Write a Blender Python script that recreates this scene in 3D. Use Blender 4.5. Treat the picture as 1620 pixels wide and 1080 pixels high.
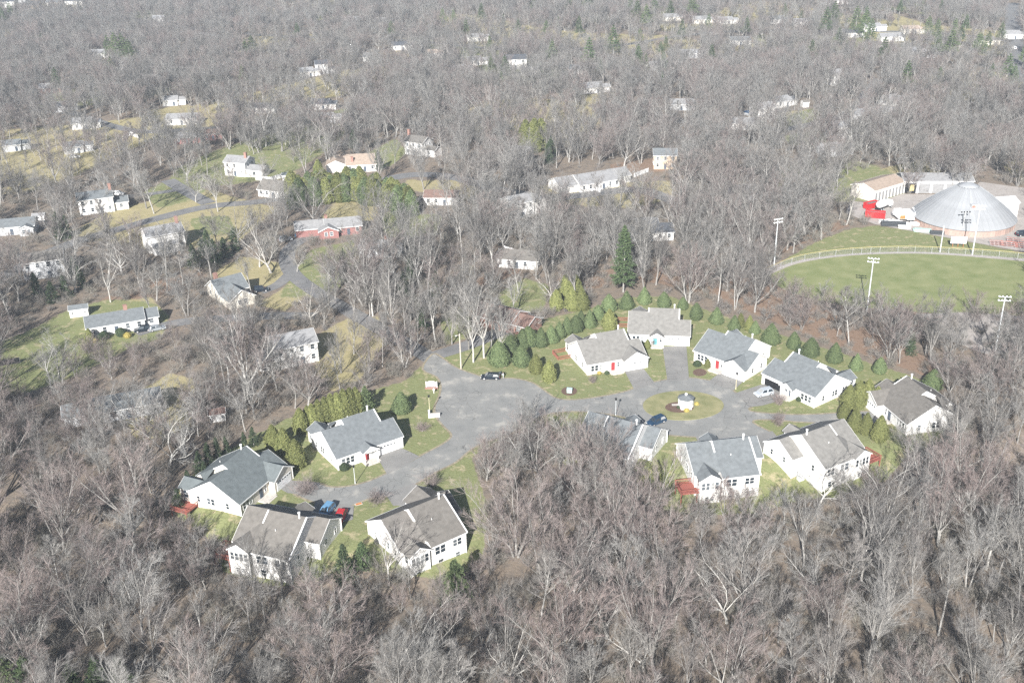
import bpy, bmesh, math, random
import numpy as np
from mathutils import Vector, Matrix
random.seed(7); rng = np.random.default_rng(7)
R_ = math.radians
sc = bpy.context.scene
for o in list(bpy.data.objects): bpy.data.objects.remove(o)
COL = sc.collection

# ---------------------------------------------------------------- camera
F, TH, RO, H = 1690., R_(25.1), R_(1.4), 120.        # focal length in 1620-px units, pitch, roll, height above ground
_R = np.array([[1, 0, 0], [0, -math.sin(TH), -math.cos(TH)], [0, math.cos(TH), -math.sin(TH)]])
_c, _s = math.cos(RO), math.sin(RO)
_R = np.array([[_c, _s, 0], [-_s, _c, 0], [0, 0, 1]]) @ _R      # rows: right, down, forward
cam = bpy.data.cameras.new('camera'); camo = bpy.data.objects.new('camera', cam); COL.objects.link(camo)
cam.sensor_width = 36; cam.lens = 36 * F / 1620; cam.clip_start = 1; cam.clip_end = 30000
camo.matrix_world = Matrix(((_R[0][0], -_R[1][0], -_R[2][0], 0), (_R[0][1], -_R[1][1], -_R[2][1], 0), (_R[0][2], -_R[1][2], -_R[2][2], H), (0, 0, 0, 1)))
sc.camera = camo
# ---------------------------------------------------------------- sky, sun, exposure
SUN_AZ, SUN_EL = R_(194), R_(29.5)                     # azimuth clockwise from +Y of where the sun stands
w = bpy.data.worlds.new('World'); sc.world = w; w.use_nodes = True
wn = w.node_tree.nodes; wl = w.node_tree.links
sky = wn.new('ShaderNodeTexSky'); sky.sky_type = 'NISHITA'; sky.sun_disc = False
sky.sun_elevation = SUN_EL; sky.sun_rotation = SUN_AZ; sky.air_density = 1.0; sky.dust_density = 1.6
wn['Background'].inputs[1].default_value = 0.05
wl.new(sky.outputs[0], wn['Background'].inputs[0])
sl = bpy.data.lights.new('sun', 'SUN'); sl.energy = 4.9; sl.angle = R_(0.53); sl.color = (1, .978, .945)
so = bpy.data.objects.new('sun', sl); COL.objects.link(so)
sd = Vector((math.sin(SUN_AZ) * math.cos(SUN_EL), math.cos(SUN_AZ) * math.cos(SUN_EL), math.sin(SUN_EL)))
so.rotation_euler = sd.to_track_quat('Z', 'Y').to_euler(); so.location = (0, 0, 200)
vs = sc.view_settings; vs.view_transform = 'Standard'; vs.look = 'None'; vs.exposure = 1.14; vs.gamma = 1; vs.use_curve_mapping = False
try:
    sc.cycles.use_denoising = False; sc.cycles.use_adaptive_sampling = False; sc.cycles.max_bounces = 5; sc.cycles.diffuse_bounces = 2; sc.cycles.volume_bounces = 0; sc.cycles.transparent_max_bounces = 4
except Exception: pass

# ---------------------------------------------------------------- where things stand
_yl = np.array([(-400, 150), (-150, 182), (-78, 190), (-64, 186), (-55, 177), (-46, 172), (-28, 166), (-18, 166), (-8, 176), (5, 196), (20, 204), (36, 193), (50, 194), (62, 199), (80, 201), (100, 203), (150, 205), (400, 205)], float)
def ground(x, y):
    t = np.clip((np.interp(x, _yl[:, 0], _yl[:, 1]) - np.asarray(y)) / 13., 0, 1)
    return -2.7 * t * t * (3 - 2 * t)
def px(u, v, z=None):
    """point of the ground (or of the level z) that the photograph shows at u, v"""
    d = _R.T @ np.array([(u - 810) / F, (v - 540) / F, 1.])
    zz = 0. if z is None else z
    for _ in range(1 if z is not None else 6):
        t = (zz - H) / d[2]; p = np.array([0, 0, H]) + t * d
        if z is None: zz = float(ground(p[0], p[1]))
    return Vector((p[0], p[1], zz))
def to_px(x, y, z):
    p = np.stack([np.asarray(x, float), np.asarray(y, float), np.asarray(z, float) - H], -1) @ _R.T
    return p[..., 0] / p[..., 2] * F + 810, p[..., 1] / p[..., 2] * F + 540
def inpoly(u, v, poly):
    poly = np.asarray(poly, float); ins = np.zeros(np.shape(u), bool); n = len(poly); j = n - 1
    for i in range(n):
        (xi, yi), (xj, yj) = poly[i], poly[j]
        ins ^= ((yi > v) != (yj > v)) & (u < (xj - xi) * (v - yi) / (yj - yi + 1e-12) + xi); j = i
    return ins

# ---------------------------------------------------------------- materials
M = {}
def mat(name, col, rough=.8, var=.12, scale=3., spec=.3, col2=None, detail=4, metallic=0, bump=0, stretch=None, rand=0):
    m = bpy.data.materials.new(name); m.use_nodes = True; nt = m.node_tree; n = nt.nodes; l = nt.links
    b = n['Principled BSDF']; b.inputs['Roughness'].default_value = rough; b.inputs['Specular IOR Level'].default_value = spec; b.inputs['Metallic'].default_value = metallic
    tc = n.new('ShaderNodeTexCoord'); no = n.new('ShaderNodeTexNoise'); no.inputs['Scale'].default_value = scale; no.inputs['Detail'].default_value = detail
    src = tc.outputs['Object']
    if stretch:
        mp = n.new('ShaderNodeMapping'); mp.inputs['Scale'].default_value = stretch; l.new(src, mp.inputs[0]); src = mp.outputs[0]
    l.new(src, no.inputs['Vector'])
    r = n.new('ShaderNodeValToRGB'); r.color_ramp.elements[0].position = .3; r.color_ramp.elements[1].position = .7
    c2 = col2 or tuple(min(1, c * (1 + var)) for c in col); c1 = col if col2 else tuple(c * (1 - var) for c in col)
    r.color_ramp.elements[0].color = (*c1, 1); r.color_ramp.elements[1].color = (*c2, 1)
    l.new(no.outputs[0], r.inputs[0]); out = r.outputs[0]
    if rand:
        oi = n.new('ShaderNodeObjectInfo'); hs = n.new('ShaderNodeHueSaturation'); mr = n.new('ShaderNodeMapRange')
        mr.inputs['To Min'].default_value = 1 - rand; mr.inputs['To Max'].default_value = 1 + rand
        l.new(oi.outputs['Random'], mr.inputs[0]); l.new(mr.outputs[0], hs.inputs['Value']); l.new(out, hs.inputs['Color']); out = hs.outputs[0]
    l.new(out, b.inputs['Base Color'])
    if bump:
        bp = n.new('ShaderNodeBump'); bp.inputs['Strength'].default_value = bump; l.new(no.outputs[0], bp.inputs['Height']); l.new(bp.outputs[0], b.inputs['Normal'])
    M[name] = m; return m
def ramp_rand(name, cols, rough=.9, nscale=1.5):
    """bark and twigs: the tone differs from tree to tree"""
    m = bpy.data.materials.new(name); m.use_nodes = True; n = m.node_tree.nodes; l = m.node_tree.links
    b = n['Principled BSDF']; b.inputs['Roughness'].default_value = rough; b.inputs['Specular IOR Level'].default_value = .15
    oi = n.new('ShaderNodeObjectInfo'); r = n.new('ShaderNodeValToRGB'); e = r.color_ramp.elements
    while len(e) < len(cols): e.new(.5)
    for i, c in enumerate(cols): e[i].position = i / (len(cols) - 1); e[i].color = (*c, 1)
    l.new(oi.outputs['Random'], r.inputs[0])
    tc = n.new('ShaderNodeTexCoord'); no = n.new('ShaderNodeTexNoise'); no.inputs['Scale'].default_value = nscale; l.new(tc.outputs['Object'], no.inputs['Vector'])
    mr = n.new('ShaderNodeMapRange'); mr.inputs['From Min'].default_value = .3; mr.inputs['From Max'].default_value = .7; mr.inputs['To Min'].default_value = .75; mr.inputs['To Max'].default_value = 1.25
    l.new(no.outputs[0], mr.inputs[0]); hs = n.new('ShaderNodeHueSaturation'); l.new(r.outputs[0], hs.inputs['Color']); l.new(mr.outputs[0], hs.inputs['Value'])
    l.new(hs.outputs[0], b.inputs['Base Color']); M[name] = m; return m

ramp_rand('bark', [(.255, .244, .228), (.345, .334, .314), (.19, .18, .168), (.285, .274, .256), (.39, .38, .36), (.22, .209, .195)])
ramp_rand('pale_bark', [(.43, .415, .385), (.38, .362, .335), (.47, .458, .43)])
ramp_rand('twig', [(.192, .186, .176), (.212, .198, .187), (.255, .25, .24), (.155, .148, .141), (.208, .188, .178), (.222, .214, .20), (.278, .273, .263)])
ramp_rand('red_twig', [(.232, .188, .176), (.235, .20, .188), (.212, .178, .168)])
ramp_rand('brush', [(.19, .178, .162), (.22, .203, .184), (.213, .20, .17), (.205, .187, .173)])
mat('wall_white', (.70, .69, .67), .7, .04, .6)
mat('wall_cream', (.70, .66, .58), .7, .05, .6)
mat('wall_beige', (.62, .58, .52), .75, .06, .6)
def clapboard(name):
    nt = M[name].node_tree; n = nt.nodes; l = nt.links; tc = n.new('ShaderNodeTexCoord'); w_ = n.new('ShaderNodeTexWave'); w_.bands_direction = 'Z'; w_.wave_profile = 'SAW'; w_.inputs['Scale'].default_value = 1.3; l.new(tc.outputs['Object'], w_.inputs['Vector']); bp = n.new('ShaderNodeBump'); bp.inputs['Strength'].default_value = .6; bp.inputs['Distance'].default_value = .03; l.new(w_.outputs['Fac'], bp.inputs['Height']); l.new(bp.outputs[0], n['Principled BSDF'].inputs['Normal'])
mat('wall_grey', (.48, .49, .50), .75, .06, .6)
mat('wall_tan', (.55, .43, .31), .75, .06, .6)
mat('wall_red', (.27, .135, .125), .8, .15, 2)
for _n in ('wall_white', 'wall_cream', 'wall_beige', 'wall_grey', 'wall_tan', 'wall_red'): clapboard(_n)
mat('brick', (.29, .17, .14), .9, .2, 6)
mat('trim', (.76, .755, .74), .6, .03, 1)
rf = dict(rough=.9, scale=1.1, detail=9, var=.15, spec=.15)
mat('roof_bluegrey', (.15, .163, .17), **rf)
mat('roof_slate', (.13, .147, .15), **rf)
mat('roof_taupe', (.20, .194, .182), **rf)
mat('roof_brown', (.155, .145, .132), **rf)
mat('roof_light', (.25, .25, .252), **rf)
mat('roof_tan', (.33, .265, .215), **rf)
mat('roof_redbrown', (.19, .125, .105), **rf)
mat('roof_dark', (.075, .08, .09), **rf)
mat('glass', (.035, .045, .055), .08, .2, 1, .6)
_g = M['glass'].node_tree; _oi = _g.nodes.new('ShaderNodeObjectInfo'); _rp = _g.nodes.new('ShaderNodeValToRGB'); _rp.color_ramp.interpolation = 'CONSTANT'; _rp.color_ramp.elements[0].color = (.03, .04, .05, 1); _rp.color_ramp.elements[1].position = .55; _rp.color_ramp.elements[1].color = (.10, .115, .13, 1); _e = _rp.color_ramp.elements.new(.8); _e.color = (.30, .31, .31, 1); _g.links.new(_oi.outputs['Random'], _rp.inputs[0]); _g.links.new(_rp.outputs[0], _g.nodes['Principled BSDF'].inputs['Base Color'])
mat('door_red', (.30, .04, .045), .5, .05)
mat('door_teal', (.10, .32, .36), .5, .05)
mat('door_dark', (.08, .10, .13), .5, .05)
mat('garage_shade', (.012, .012, .014), .9, .1)  # near-black colour standing in for the shade inside open garages
mat('concrete', (.50, .47, .43), .9, .12, 1.5)
mat('deck_wood', (.31, .105, .08), .8, .15, 4)
mat('metal_pole', (.52, .54, .55), .45, .05, 1, .5)
mat('wood_pole', (.46, .42, .36), .9, .15, 3)
mat('black_metal', (.02, .02, .022), .5, .1)
mat('tan_pole', (.55, .50, .34), .7, .1)
mat('yellow', (.50, .42, .20), .6, .08)
mat('mulch', (.13, .085, .065), 1, .4, 8)
mat('forsythia', (.36, .30, .09), .9, .25, 6)
mat('dark_paint', (.012, .018, .028), .18, .1, 1, .6)
mat('navy_paint', (.018, .045, .085), .18, .1, 1, .6)
mat('silver_paint', (.40, .43, .46), .25, .04, 1, .6)
mat('white_paint', (.80, .80, .80), .35, .03, 1, .5)
mat('blue_paint', (.13, .27, .42), .25, .06, 1, .5)
mat('red_paint', (.42, .022, .025), .35, .1, 1, .5)
mat('grey_paint', (.25, .27, .29), .3, .05, 1, .5)
mat('tyre', (.02, .02, .02), .9, .1)
mat('rim', (.45, .45, .46), .35, .05, 1, .5)
mat('lamp_glass', (.75, .75, .72), .2, .03)
mat('tail', (.35, .01, .01), .3, .03)
mat('galvanised', (.45, .46, .47), .5, .08, 2, .4)
mat('dome_metal', (.27, .28, .292), .85, .08, .35, .15, stretch=(1, 1, .2), rand=.07)
mat('dome_wood', (.34, .25, .215), .85, .2, 2, stretch=(3, 3, .3), rand=.12)
mat('pale_green', (.42, .58, .53), .8, .1)
mat('black_pipe', (.045, .05, .055), .6, .1)
mat('rust', (.42, .17, .06), .9, .3, 5)
mat('salmon', (.45, .17, .13), .8, .15)
mat('sign_blue', (.05, .12, .24), .6, .05)
mat('skin', (.55, .36, .27), .6, .05); mat('shirt', (.50, .52, .56), .9, .08); mat('trousers', (.62, .62, .64), .9, .08); mat('hair', (.04, .03, .025), .8, .1)
mat('spruce', (.056, .085, .038), .9, .35, 2.2, col2=(.14, .175, .08), rand=.3)
mat('arborvitae', (.092, .108, .036), .9, .35, 2.2, col2=(.19, .198, .074), rand=.3)
mat('pine', (.045, .075, .035), .9, .4, 1.2, col2=(.11, .15, .065), rand=.2)
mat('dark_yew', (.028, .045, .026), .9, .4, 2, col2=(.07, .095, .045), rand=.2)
mat('oak_leaf', (.38, .17, .07), .9, .3, 3)

def ground_material():
    m = bpy.data.materials.new('earth_and_grass'); m.use_nodes = True; nt = m.node_tree; n = nt.nodes; l = nt.links; b = n['Principled BSDF']
    b.inputs['Roughness'].default_value = 1; b.inputs['Specular IOR Level'].default_value = .1
    at = n.new('ShaderNodeAttribute'); at.attribute_name = 'cover'; sp = n.new('ShaderNodeSeparateColor'); l.new(at.outputs['Color'], sp.inputs[0])
    tc = n.new('ShaderNodeTexCoord')
    def noise(s, d=5):
        no = n.new('ShaderNodeTexNoise'); no.inputs['Scale'].default_value = s; no.inputs['Detail'].default_value = d; no.inputs['Roughness'].default_value = .65; l.new(tc.outputs['Object'], no.inputs['Vector']); return no.outputs[0]
    def ramp(fac, cols, p0=.3, p1=.7):
        r = n.new('ShaderNodeValToRGB'); e = r.color_ramp.elements
        while len(e) < len(cols): e.new(.5)
        for i, c in enumerate(cols): e[i].position = p0 + (p1 - p0) * i / (len(cols) - 1); e[i].color = (*c, 1)
        l.new(fac, r.inputs[0]); return r.outputs[0]
    def mix(f, a, b_):
        x = n.new('ShaderNodeMix'); x.data_type = 'RGBA'; l.new(f, x.inputs['Factor']); l.new(a, x.inputs['A']); l.new(b_, x.inputs['B']); return x.outputs['Result']
    def edge(ch, s):
        a = n.new('ShaderNodeMath'); a.operation = 'MULTIPLY_ADD'; l.new(noise(s, 6), a.inputs[0]); a.inputs[1].default_value = .9; a.inputs[2].default_value = -.45
        c = n.new('ShaderNodeMath'); c.operation = 'ADD'; l.new(a.outputs[0], c.inputs[0]); l.new(ch, c.inputs[1])
        r = n.new('ShaderNodeMapRange'); r.interpolation_type = 'SMOOTHSTEP'; r.inputs['From Min'].default_value = .32; r.inputs['From Max'].default_value = .68; l.new(c.outputs[0], r.inputs[0]); return r.outputs[0]
    litter = ramp(noise(.35, 8), [(.10, .084, .07), (.175, .148, .122), (.225, .182, .142), (.15, .128, .108)])
    green = ramp(noise(.4, 9), [(.135, .155, .068), (.21, .225, .108), (.18, .196, .09), (.34, .302, .185)], .3, .64)
    tan = ramp(noise(.3, 8), [(.235, .21, .105), (.36, .31, .18), (.30, .265, .14), (.39, .33, .205)], .28, .72)
    rust = ramp(noise(.5, 8), [(.16, .115, .085), (.235, .165, .12), (.20, .14, .105)])
    c = mix(edge(sp.outputs[2], .6), litter, rust); c = mix(edge(sp.outputs[1], .35), c, tan); c = mix(edge(sp.outputs[0], .5), c, green)
    l.new(c, b.inputs['Base Color'])
    bp = n.new('ShaderNodeBump'); bp.inputs['Strength'].default_value = .5; bp.inputs['Distance'].default_value = .3; l.new(noise(1.5, 8), bp.inputs['Height']); l.new(bp.outputs[0], b.inputs['Normal'])
    M['ground'] = m
ground_material()
def asphalt(name, c1, c2, patch):
    m = bpy.data.materials.new(name); m.use_nodes = True; n = m.node_tree.nodes; l = m.node_tree.links; b = n['Principled BSDF']; b.inputs['Roughness'].default_value = .95; b.inputs['Specular IOR Level'].default_value = .2
    tc = n.new('ShaderNodeTexCoord')
    a = n.new('ShaderNodeTexNoise'); a.inputs['Scale'].default_value = .22; a.inputs['Detail'].default_value = 9; a.inputs['Roughness'].default_value = .6; l.new(tc.outputs['Object'], a.inputs['Vector'])
    r = n.new('ShaderNodeValToRGB'); e = r.color_ramp.elements; e[0].position = .32; e[0].color = (*c1, 1); e[1].position = .55; e[1].color = (*c2, 1); x = e.new(.66); x.color = (*patch, 1); l.new(a.outputs[0], r.inputs[0])
    # tar-filled cracks: edges of a warped cell pattern
    ns = n.new('ShaderNodeTexNoise'); ns.inputs['Scale'].default_value = .5; ns.inputs['Detail'].default_value = 4; l.new(tc.outputs['Object'], ns.inputs['Vector'])
    ad = n.new('ShaderNodeMix'); ad.data_type = 'RGBA'; ad.inputs['Factor'].default_value = .6; ad.blend_type = 'ADD'; l.new(tc.outputs['Object'], ad.inputs['A']); l.new(ns.outputs['Color'], ad.inputs['B'])
    vo = n.new('ShaderNodeTexVoronoi'); vo.feature = 'DISTANCE_TO_EDGE'; vo.inputs['Scale'].default_value = .42; l.new(ad.outputs['Result'], vo.inputs['Vector'])
    mr = n.new('ShaderNodeMapRange'); mr.inputs['From Min'].default_value = .002; mr.inputs['From Max'].default_value = .022; mr.inputs['To Max'].default_value = 0; mr.inputs['To Min'].default_value = 1; l.new(vo.outputs['Distance'], mr.inputs[0])
    nk = n.new('ShaderNodeTexNoise'); nk.inputs['Scale'].default_value = .12; nk.inputs['Detail'].default_value = 3; l.new(tc.outputs['Object'], nk.inputs['Vector']); mk = n.new('ShaderNodeMapRange'); mk.inputs['From Min'].default_value = .45; mk.inputs['From Max'].default_value = .62; mk.inputs['To Min'].default_value = 0; mk.inputs['To Max'].default_value = .6; l.new(nk.outputs[0], mk.inputs[0])
    mu = n.new('ShaderNodeMath'); mu.operation = 'MULTIPLY'; l.new(mr.outputs[0], mu.inputs[0]); l.new(mk.outputs[0], mu.inputs[1]); iv = n.new('ShaderNodeMath'); iv.operation = 'SUBTRACT'; iv.inputs[0].default_value = 1; l.new(mu.outputs[0], iv.inputs[1])
    hs = n.new('ShaderNodeHueSaturation'); l.new(r.outputs[0], hs.inputs['Color']); l.new(iv.outputs[0], hs.inputs['Value']); l.new(hs.outputs[0], b.inputs['Base Color']); M[name] = m
asphalt('asphalt', (.20, .202, .195), (.24, .239, .228), (.34, .328, .30))
asphalt('drive', (.20, .196, .188), (.232, .226, .215), (.262, .254, .24))
asphalt('old_road', (.15, .15, .152), (.19, .188, .186), (.23, .22, .21))
asphalt('yard', (.33, .30, .275), (.38, .35, .325), (.29, .265, .245))

# ---------------------------------------------------------------- mesh helpers
class MB:
    def __init__(s): s.v = []; s.f = []; s.m = []
    def face(s, pts, mi=0):
        b = len(s.v); s.v += [tuple(p) for p in pts]; s.f.append(tuple(range(b, b + len(pts)))); s.m.append(mi)
    def box(s, x0, x1, y0, y1, z0, z1, mi=0):
        p = [(x, y, z) for z in (z0, z1) for y in (y0, y1) for x in (x0, x1)]; b = len(s.v); s.v += p
        for f in ((0, 2, 3, 1), (4, 5, 7, 6), (0, 1, 5, 4), (2, 6, 7, 3), (0, 4, 6, 2), (1, 3, 7, 5)): s.f.append(tuple(b + i for i in f)); s.m.append(mi)
    def slab(s, top, th, mi=0):
        n = len(top); b = len(s.v); s.v += [tuple(p) for p in top] + [(p[0], p[1], p[2] - th) for p in top]
        s.f.append(tuple(range(b, b + n))); s.m.append(mi); s.f.append(tuple(range(b + 2 * n - 1, b + n - 1, -1))); s.m.append(mi)
        for i in range(n): j = (i + 1) % n; s.f.append((b + i, b + n + i, b + n + j, b + j)); s.m.append(mi)
    def tube(s, p0, p1, r0, r1, k=8, mi=0, cap=True):
        p0 = Vector(p0); p1 = Vector(p1); d = (p1 - p0).normalized(); a = d.orthogonal().normalized(); c = d.cross(a); b = len(s.v)
        for p, r in ((p0, r0), (p1, r1)):
            for i in range(k): t = 2 * math.pi * i / k; s.v.append(tuple(p + a * (r * math.cos(t)) + c * (r * math.sin(t))))
        for i in range(k): j = (i + 1) % k; s.f.append((b + i, b + j, b + k + j, b + k + i)); s.m.append(mi)
        if cap: s.f.append(tuple(b + k + i for i in range(k))); s.m.append(mi); s.f.append(tuple(b + k - 1 - i for i in range(k))); s.m.append(mi)
    def lathe(s, prof, k=16, mi=0, c=(0, 0)):
        b = len(s.v)
        for r, z in prof:
            for i in range(k): t = 2 * math.pi * i / k; s.v.append((c[0] + r * math.cos(t), c[1] + r * math.sin(t), z))
        for q in range(len(prof) - 1):
            for i in range(k): j = (i + 1) % k; s.f.append((b + q * k + i, b + q * k + j, b + (q + 1) * k + j, b + (q + 1) * k + i)); s.m.append(mi)
    def mesh(s, name, mats, mir=1, smooth=False):
        me = bpy.data.meshes.new(name); v = [(p[0] * mir, p[1], p[2]) for p in s.v] if mir < 0 else s.v
        me.from_pydata(v, [], [f[::-1] for f in s.f] if mir < 0 else s.f)
        for k in (mats if isinstance(mats, (list, tuple)) else [mats]): me.materials.append(M[k])
        if any(s.m): me.polygons.foreach_set('material_index', s.m)
        if smooth: me.polygons.foreach_set('use_smooth', [True] * len(s.f))
        return me
    def build(s, name, mats, parent=None, mir=1, loc=None, smooth=False, **kw): return link(name, s.mesh(name, mats, mir, smooth), parent, loc, **kw)
def link(name, me, parent=None, loc=None, rz=None, scale=None):
    o = bpy.data.objects.new(name, me); COL.objects.link(o)
    if parent: o.parent = parent
    if loc is not None: o.location = loc
    if rz is not None: o.rotation_euler = (0, 0, rz)
    if scale is not None: o.scale = scale if hasattr(scale, '__len__') else (scale,) * 3
    return o
def tag(o, label, cat, group=None, kind=None):
    o['label'] = label
    if cat: o['category'] = cat
    if group: o['group'] = group
    if kind: o['kind'] = kind
    return o
def thing(name, loc, rz, label, cat, group=None):
    o = link(name, None, None, loc, rz); o.empty_display_size = .5; return tag(o, label, cat, group)
def structure(name, me, label=None):
    o = link(name, me); o['kind'] = 'structure'
    if label: o['label'] = label
    return o

# ---------------------------------------------------------------- ground and what covers it
CONDO = [(640, 603), (672, 575), (735, 548), (790, 530), (860, 505), (930, 488), (985, 470), (1060, 468), (1110, 488), (1180, 512), (1250, 535), (1330, 558), (1400, 582), (1470, 603), (1500, 640), (1490, 700), (1440, 715), (1400, 760), (1330, 785), (1270, 790), (1195, 812), (1075, 812), (1015, 795), (995, 765), (930, 742), (890, 735), (880, 690), (850, 668), (800, 690), (745, 722), (772, 800), (765, 870), (745, 905), (690, 915), (600, 905), (545, 895), (500, 920), (440, 928), (355, 905), (330, 850), (280, 815), (268, 788), (300, 755), (380, 700), (420, 680), (470, 655), (560, 625)]
FIELD = [(1214, 434), (1262, 413), (1335, 402), (1420, 398), (1500, 400), (1640, 411), (1640, 492), (1575, 498), (1500, 497), (1420, 490), (1330, 482), (1250, 462)]
OUTFIELD = [(1225, 420), (1290, 383), (1340, 363), (1385, 357), (1460, 368), (1640, 404), (1640, 420), (1500, 403), (1420, 401), (1335, 405), (1262, 416)]
YARD = [(1338, 338), (1345, 318), (1382, 322), (1427, 307), (1530, 309), (1550, 288), (1640, 300), (1640, 402), (1470, 371), (1385, 355)]
FARY = [[(230, 175), (300, 165), (310, 185), (240, 195)], [(60, 140), (110, 130), (120, 150), (70, 160)], [(570, 85), (640, 80), (650, 92), (580, 98)], [(730, 66), (790, 62), (800, 72), (740, 76)], [(915, 150), (985, 146), (990, 160), (925, 166)], [(1040, 38), (1170, 36), (1180, 46), (1050, 50)], [(1130, 70), (1210, 68), (1220, 80), (1140, 84)], [(1330, 52), (1460, 48), (1490, 70), (1340, 76)], [(1540, 66), (1610, 60), (1620, 84), (1550, 88)], [(480, 125), (530, 120), (540, 135), (490, 138)], [(0, 8), (130, 6), (130, 20), (0, 24)], [(1220, 180), (1290, 172), (1300, 186), (1230, 196)], [(380, 178), (440, 172), (450, 186), (390, 192)], [(150, 92), (215, 90), (220, 104), (155, 106)]]
GREEN = [CONDO, FIELD, OUTFIELD, [(0, 540), (60, 517), (110, 488), (170, 474), (240, 476), (268, 500), (255, 535), (205, 550), (165, 572), (105, 600), (40, 622), (0, 625)],
         [(695, 505), (720, 480), (745, 505), (748, 532), (705, 545)], [(785, 465), (830, 440), (870, 452), (860, 492), (800, 492)],
         [(440, 470), (490, 395), (560, 380), (575, 420), (540, 455), (500, 470)], [(580, 245), (625, 218), (645, 240), (620, 262), (590, 265)],
         [(500, 183), (555, 170), (560, 180), (520, 192)], [(225, 305), (275, 280), (330, 300), (300, 318), (250, 330)], [(600, 335), (700, 340), (690, 375), (610, 375)],
         [(1225, 190), (1290, 170), (1300, 190), (1240, 205)], [(300, 345), (360, 340), (380, 372), (310, 372)], [(1240, 215), (1300, 205), (1310, 225), (1250, 230)]]
TAN = FARY + [[(330, 435), (385, 405), (440, 415), (462, 440), (440, 452), (370, 460)], [(405, 482), (455, 452), (485, 470), (450, 492)], [(495, 535), (545, 505), (600, 500), (610, 540), (570, 600), (525, 620), (500, 590)],
       [(505, 345), (530, 318), (570, 315), (600, 330), (590, 350), (560, 352)], [(180, 640), (270, 590), (310, 600), (300, 680), (220, 700)], [(400, 260), (440, 235), (470, 275), (430, 290)], [(640, 285), (720, 285), (760, 300), (740, 318), (650, 300)],
       [(840, 295), (1060, 285), (1080, 310), (1000, 330), (900, 325)], [(1390, 268), (1460, 252), (1500, 272), (1440, 282)], [(160, 480), (240, 470), (260, 495), (200, 500)], [(110, 370), (180, 330), (330, 300), (440, 330), (380, 380), (250, 400)],
       [(250, 190), (345, 180), (350, 210), (260, 220)], [(150, 205), (215, 190), (240, 205), (190, 225)], [(1410, 20), (1470, 40), (1430, 55)], [(1330, 55), (1400, 60), (1440, 75), (1350, 78)]]
RUST = [[(890, 470), (1000, 440), (1100, 460), (1200, 500), (1350, 555), (1480, 600), (1480, 570), (1200, 440), (1000, 420), (880, 440)], [(1215, 430), (1240, 400), (1300, 372), (1345, 357), (1340, 345), (1250, 380)], [(760, 455), (830, 430), (820, 420), (750, 440)], [(960, 260), (1040, 250), (1060, 270), (980, 275)],
        [(140, 480), (260, 440), (330, 430), (320, 445), (240, 470)], [(1440, 490), (1600, 492), (1600, 560), (1480, 540)]]
NOTREE = GREEN + TAN + [[(1325, 285), (1395, 258), (1440, 300), (1385, 350), (1325, 345)], [(440, 285), (600, 255), (670, 290), (680, 385), (600, 365), (450, 355)], [(870, 268), (1040, 262), (1055, 335), (870, 335)], [(990, 375), (1070, 372), (1070, 395), (1000, 398)], [(330, 262), (480, 262), (470, 320), (340, 300)], [(500, 160), (560, 160), (560, 200), (490, 205)], YARD, [(20, 0), (60, 0), (60, 6), (20, 6)]]
def make_ground():
    ys = [-600., -250, -60, 30, 80]; y = 100.
    while y < 1500: ys.append(y); y *= 1.0052
    ys += [1600, 1800, 2200, 3000, 5000, 9000, 20000]; ys = np.array(ys)
    t = np.concatenate([[-8, -4, -2, -1.3, -.95], np.linspace(-.7, .7, 540), [.95, 1.3, 2, 4, 8]])
    X = t[None, :] * np.maximum(ys, 90)[:, None]; Y = np.repeat(ys[:, None], len(t), 1); Z = ground(X, Y)
    nz = .18 * np.sin(X * .21 + 1.3 * np.sin(Y * .13)) * np.sin(Y * .17 + np.sin(X * .11)); u, v = to_px(X, Y, Z)
    ok = Y > 60
    g = np.zeros(X.shape); ta = g.copy(); ru = g.copy(); near = ok & (np.abs(X) < 900)
    for P in GREEN: g[near & inpoly(u, v, P)] = 1
    for P in TAN: ta[near & inpoly(u, v, P)] = 1
    for P in RUST: ru[near & inpoly(u, v, P)] = 1
    # dry patches and yards scattered through the far woods
    far = near & (v < 330)
    nn = np.sin(X * .031 + 2 * np.sin(Y * .017)) + np.sin(Y * .027 + 1.7 * np.sin(X * .023)); ta[far & (nn > .9)] = .8; g[far & (nn < -1.35)] = .7
    for c in (g, ta, ru):
        for _ in range(2): c[1:-1, 1:-1] = (c[1:-1, 1:-1] * 2 + c[:-2, 1:-1] + c[2:, 1:-1] + c[1:-1, :-2] + c[1:-1, 2:]) / 6
    X = np.clip(X, -20000, 20000)
    nr, nc = X.shape; V = np.stack([X, Y, Z], -1).reshape(-1, 3); idx = np.arange(nr * nc).reshape(nr, nc)
    Q = np.stack([idx[:-1, :-1], idx[:-1, 1:], idx[1:, 1:], idx[1:, :-1]], -1).reshape(-1, 4)
    me = bpy.data.meshes.new('ground'); me.vertices.add(len(V)); me.vertices.foreach_set('co', V.ravel()); me.loops.add(Q.size); me.loops.foreach_set('vertex_index', Q.ravel())
    me.polygons.add(len(Q)); me.polygons.foreach_set('loop_start', np.arange(0, Q.size, 4)); me.update(calc_edges=True)
    a = me.color_attributes.new('cover', 'FLOAT_COLOR', 'POINT'); a.data.foreach_set('color', np.stack([g, ta, ru, np.ones_like(g)], -1).astype(np.float32).ravel())
    me.polygons.foreach_set('use_smooth', np.ones(len(Q), bool)); me.materials.append(M['ground']); structure('ground', me, 'leaf litter and patchy spring grass under the whole neighbourhood')
make_ground()

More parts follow.
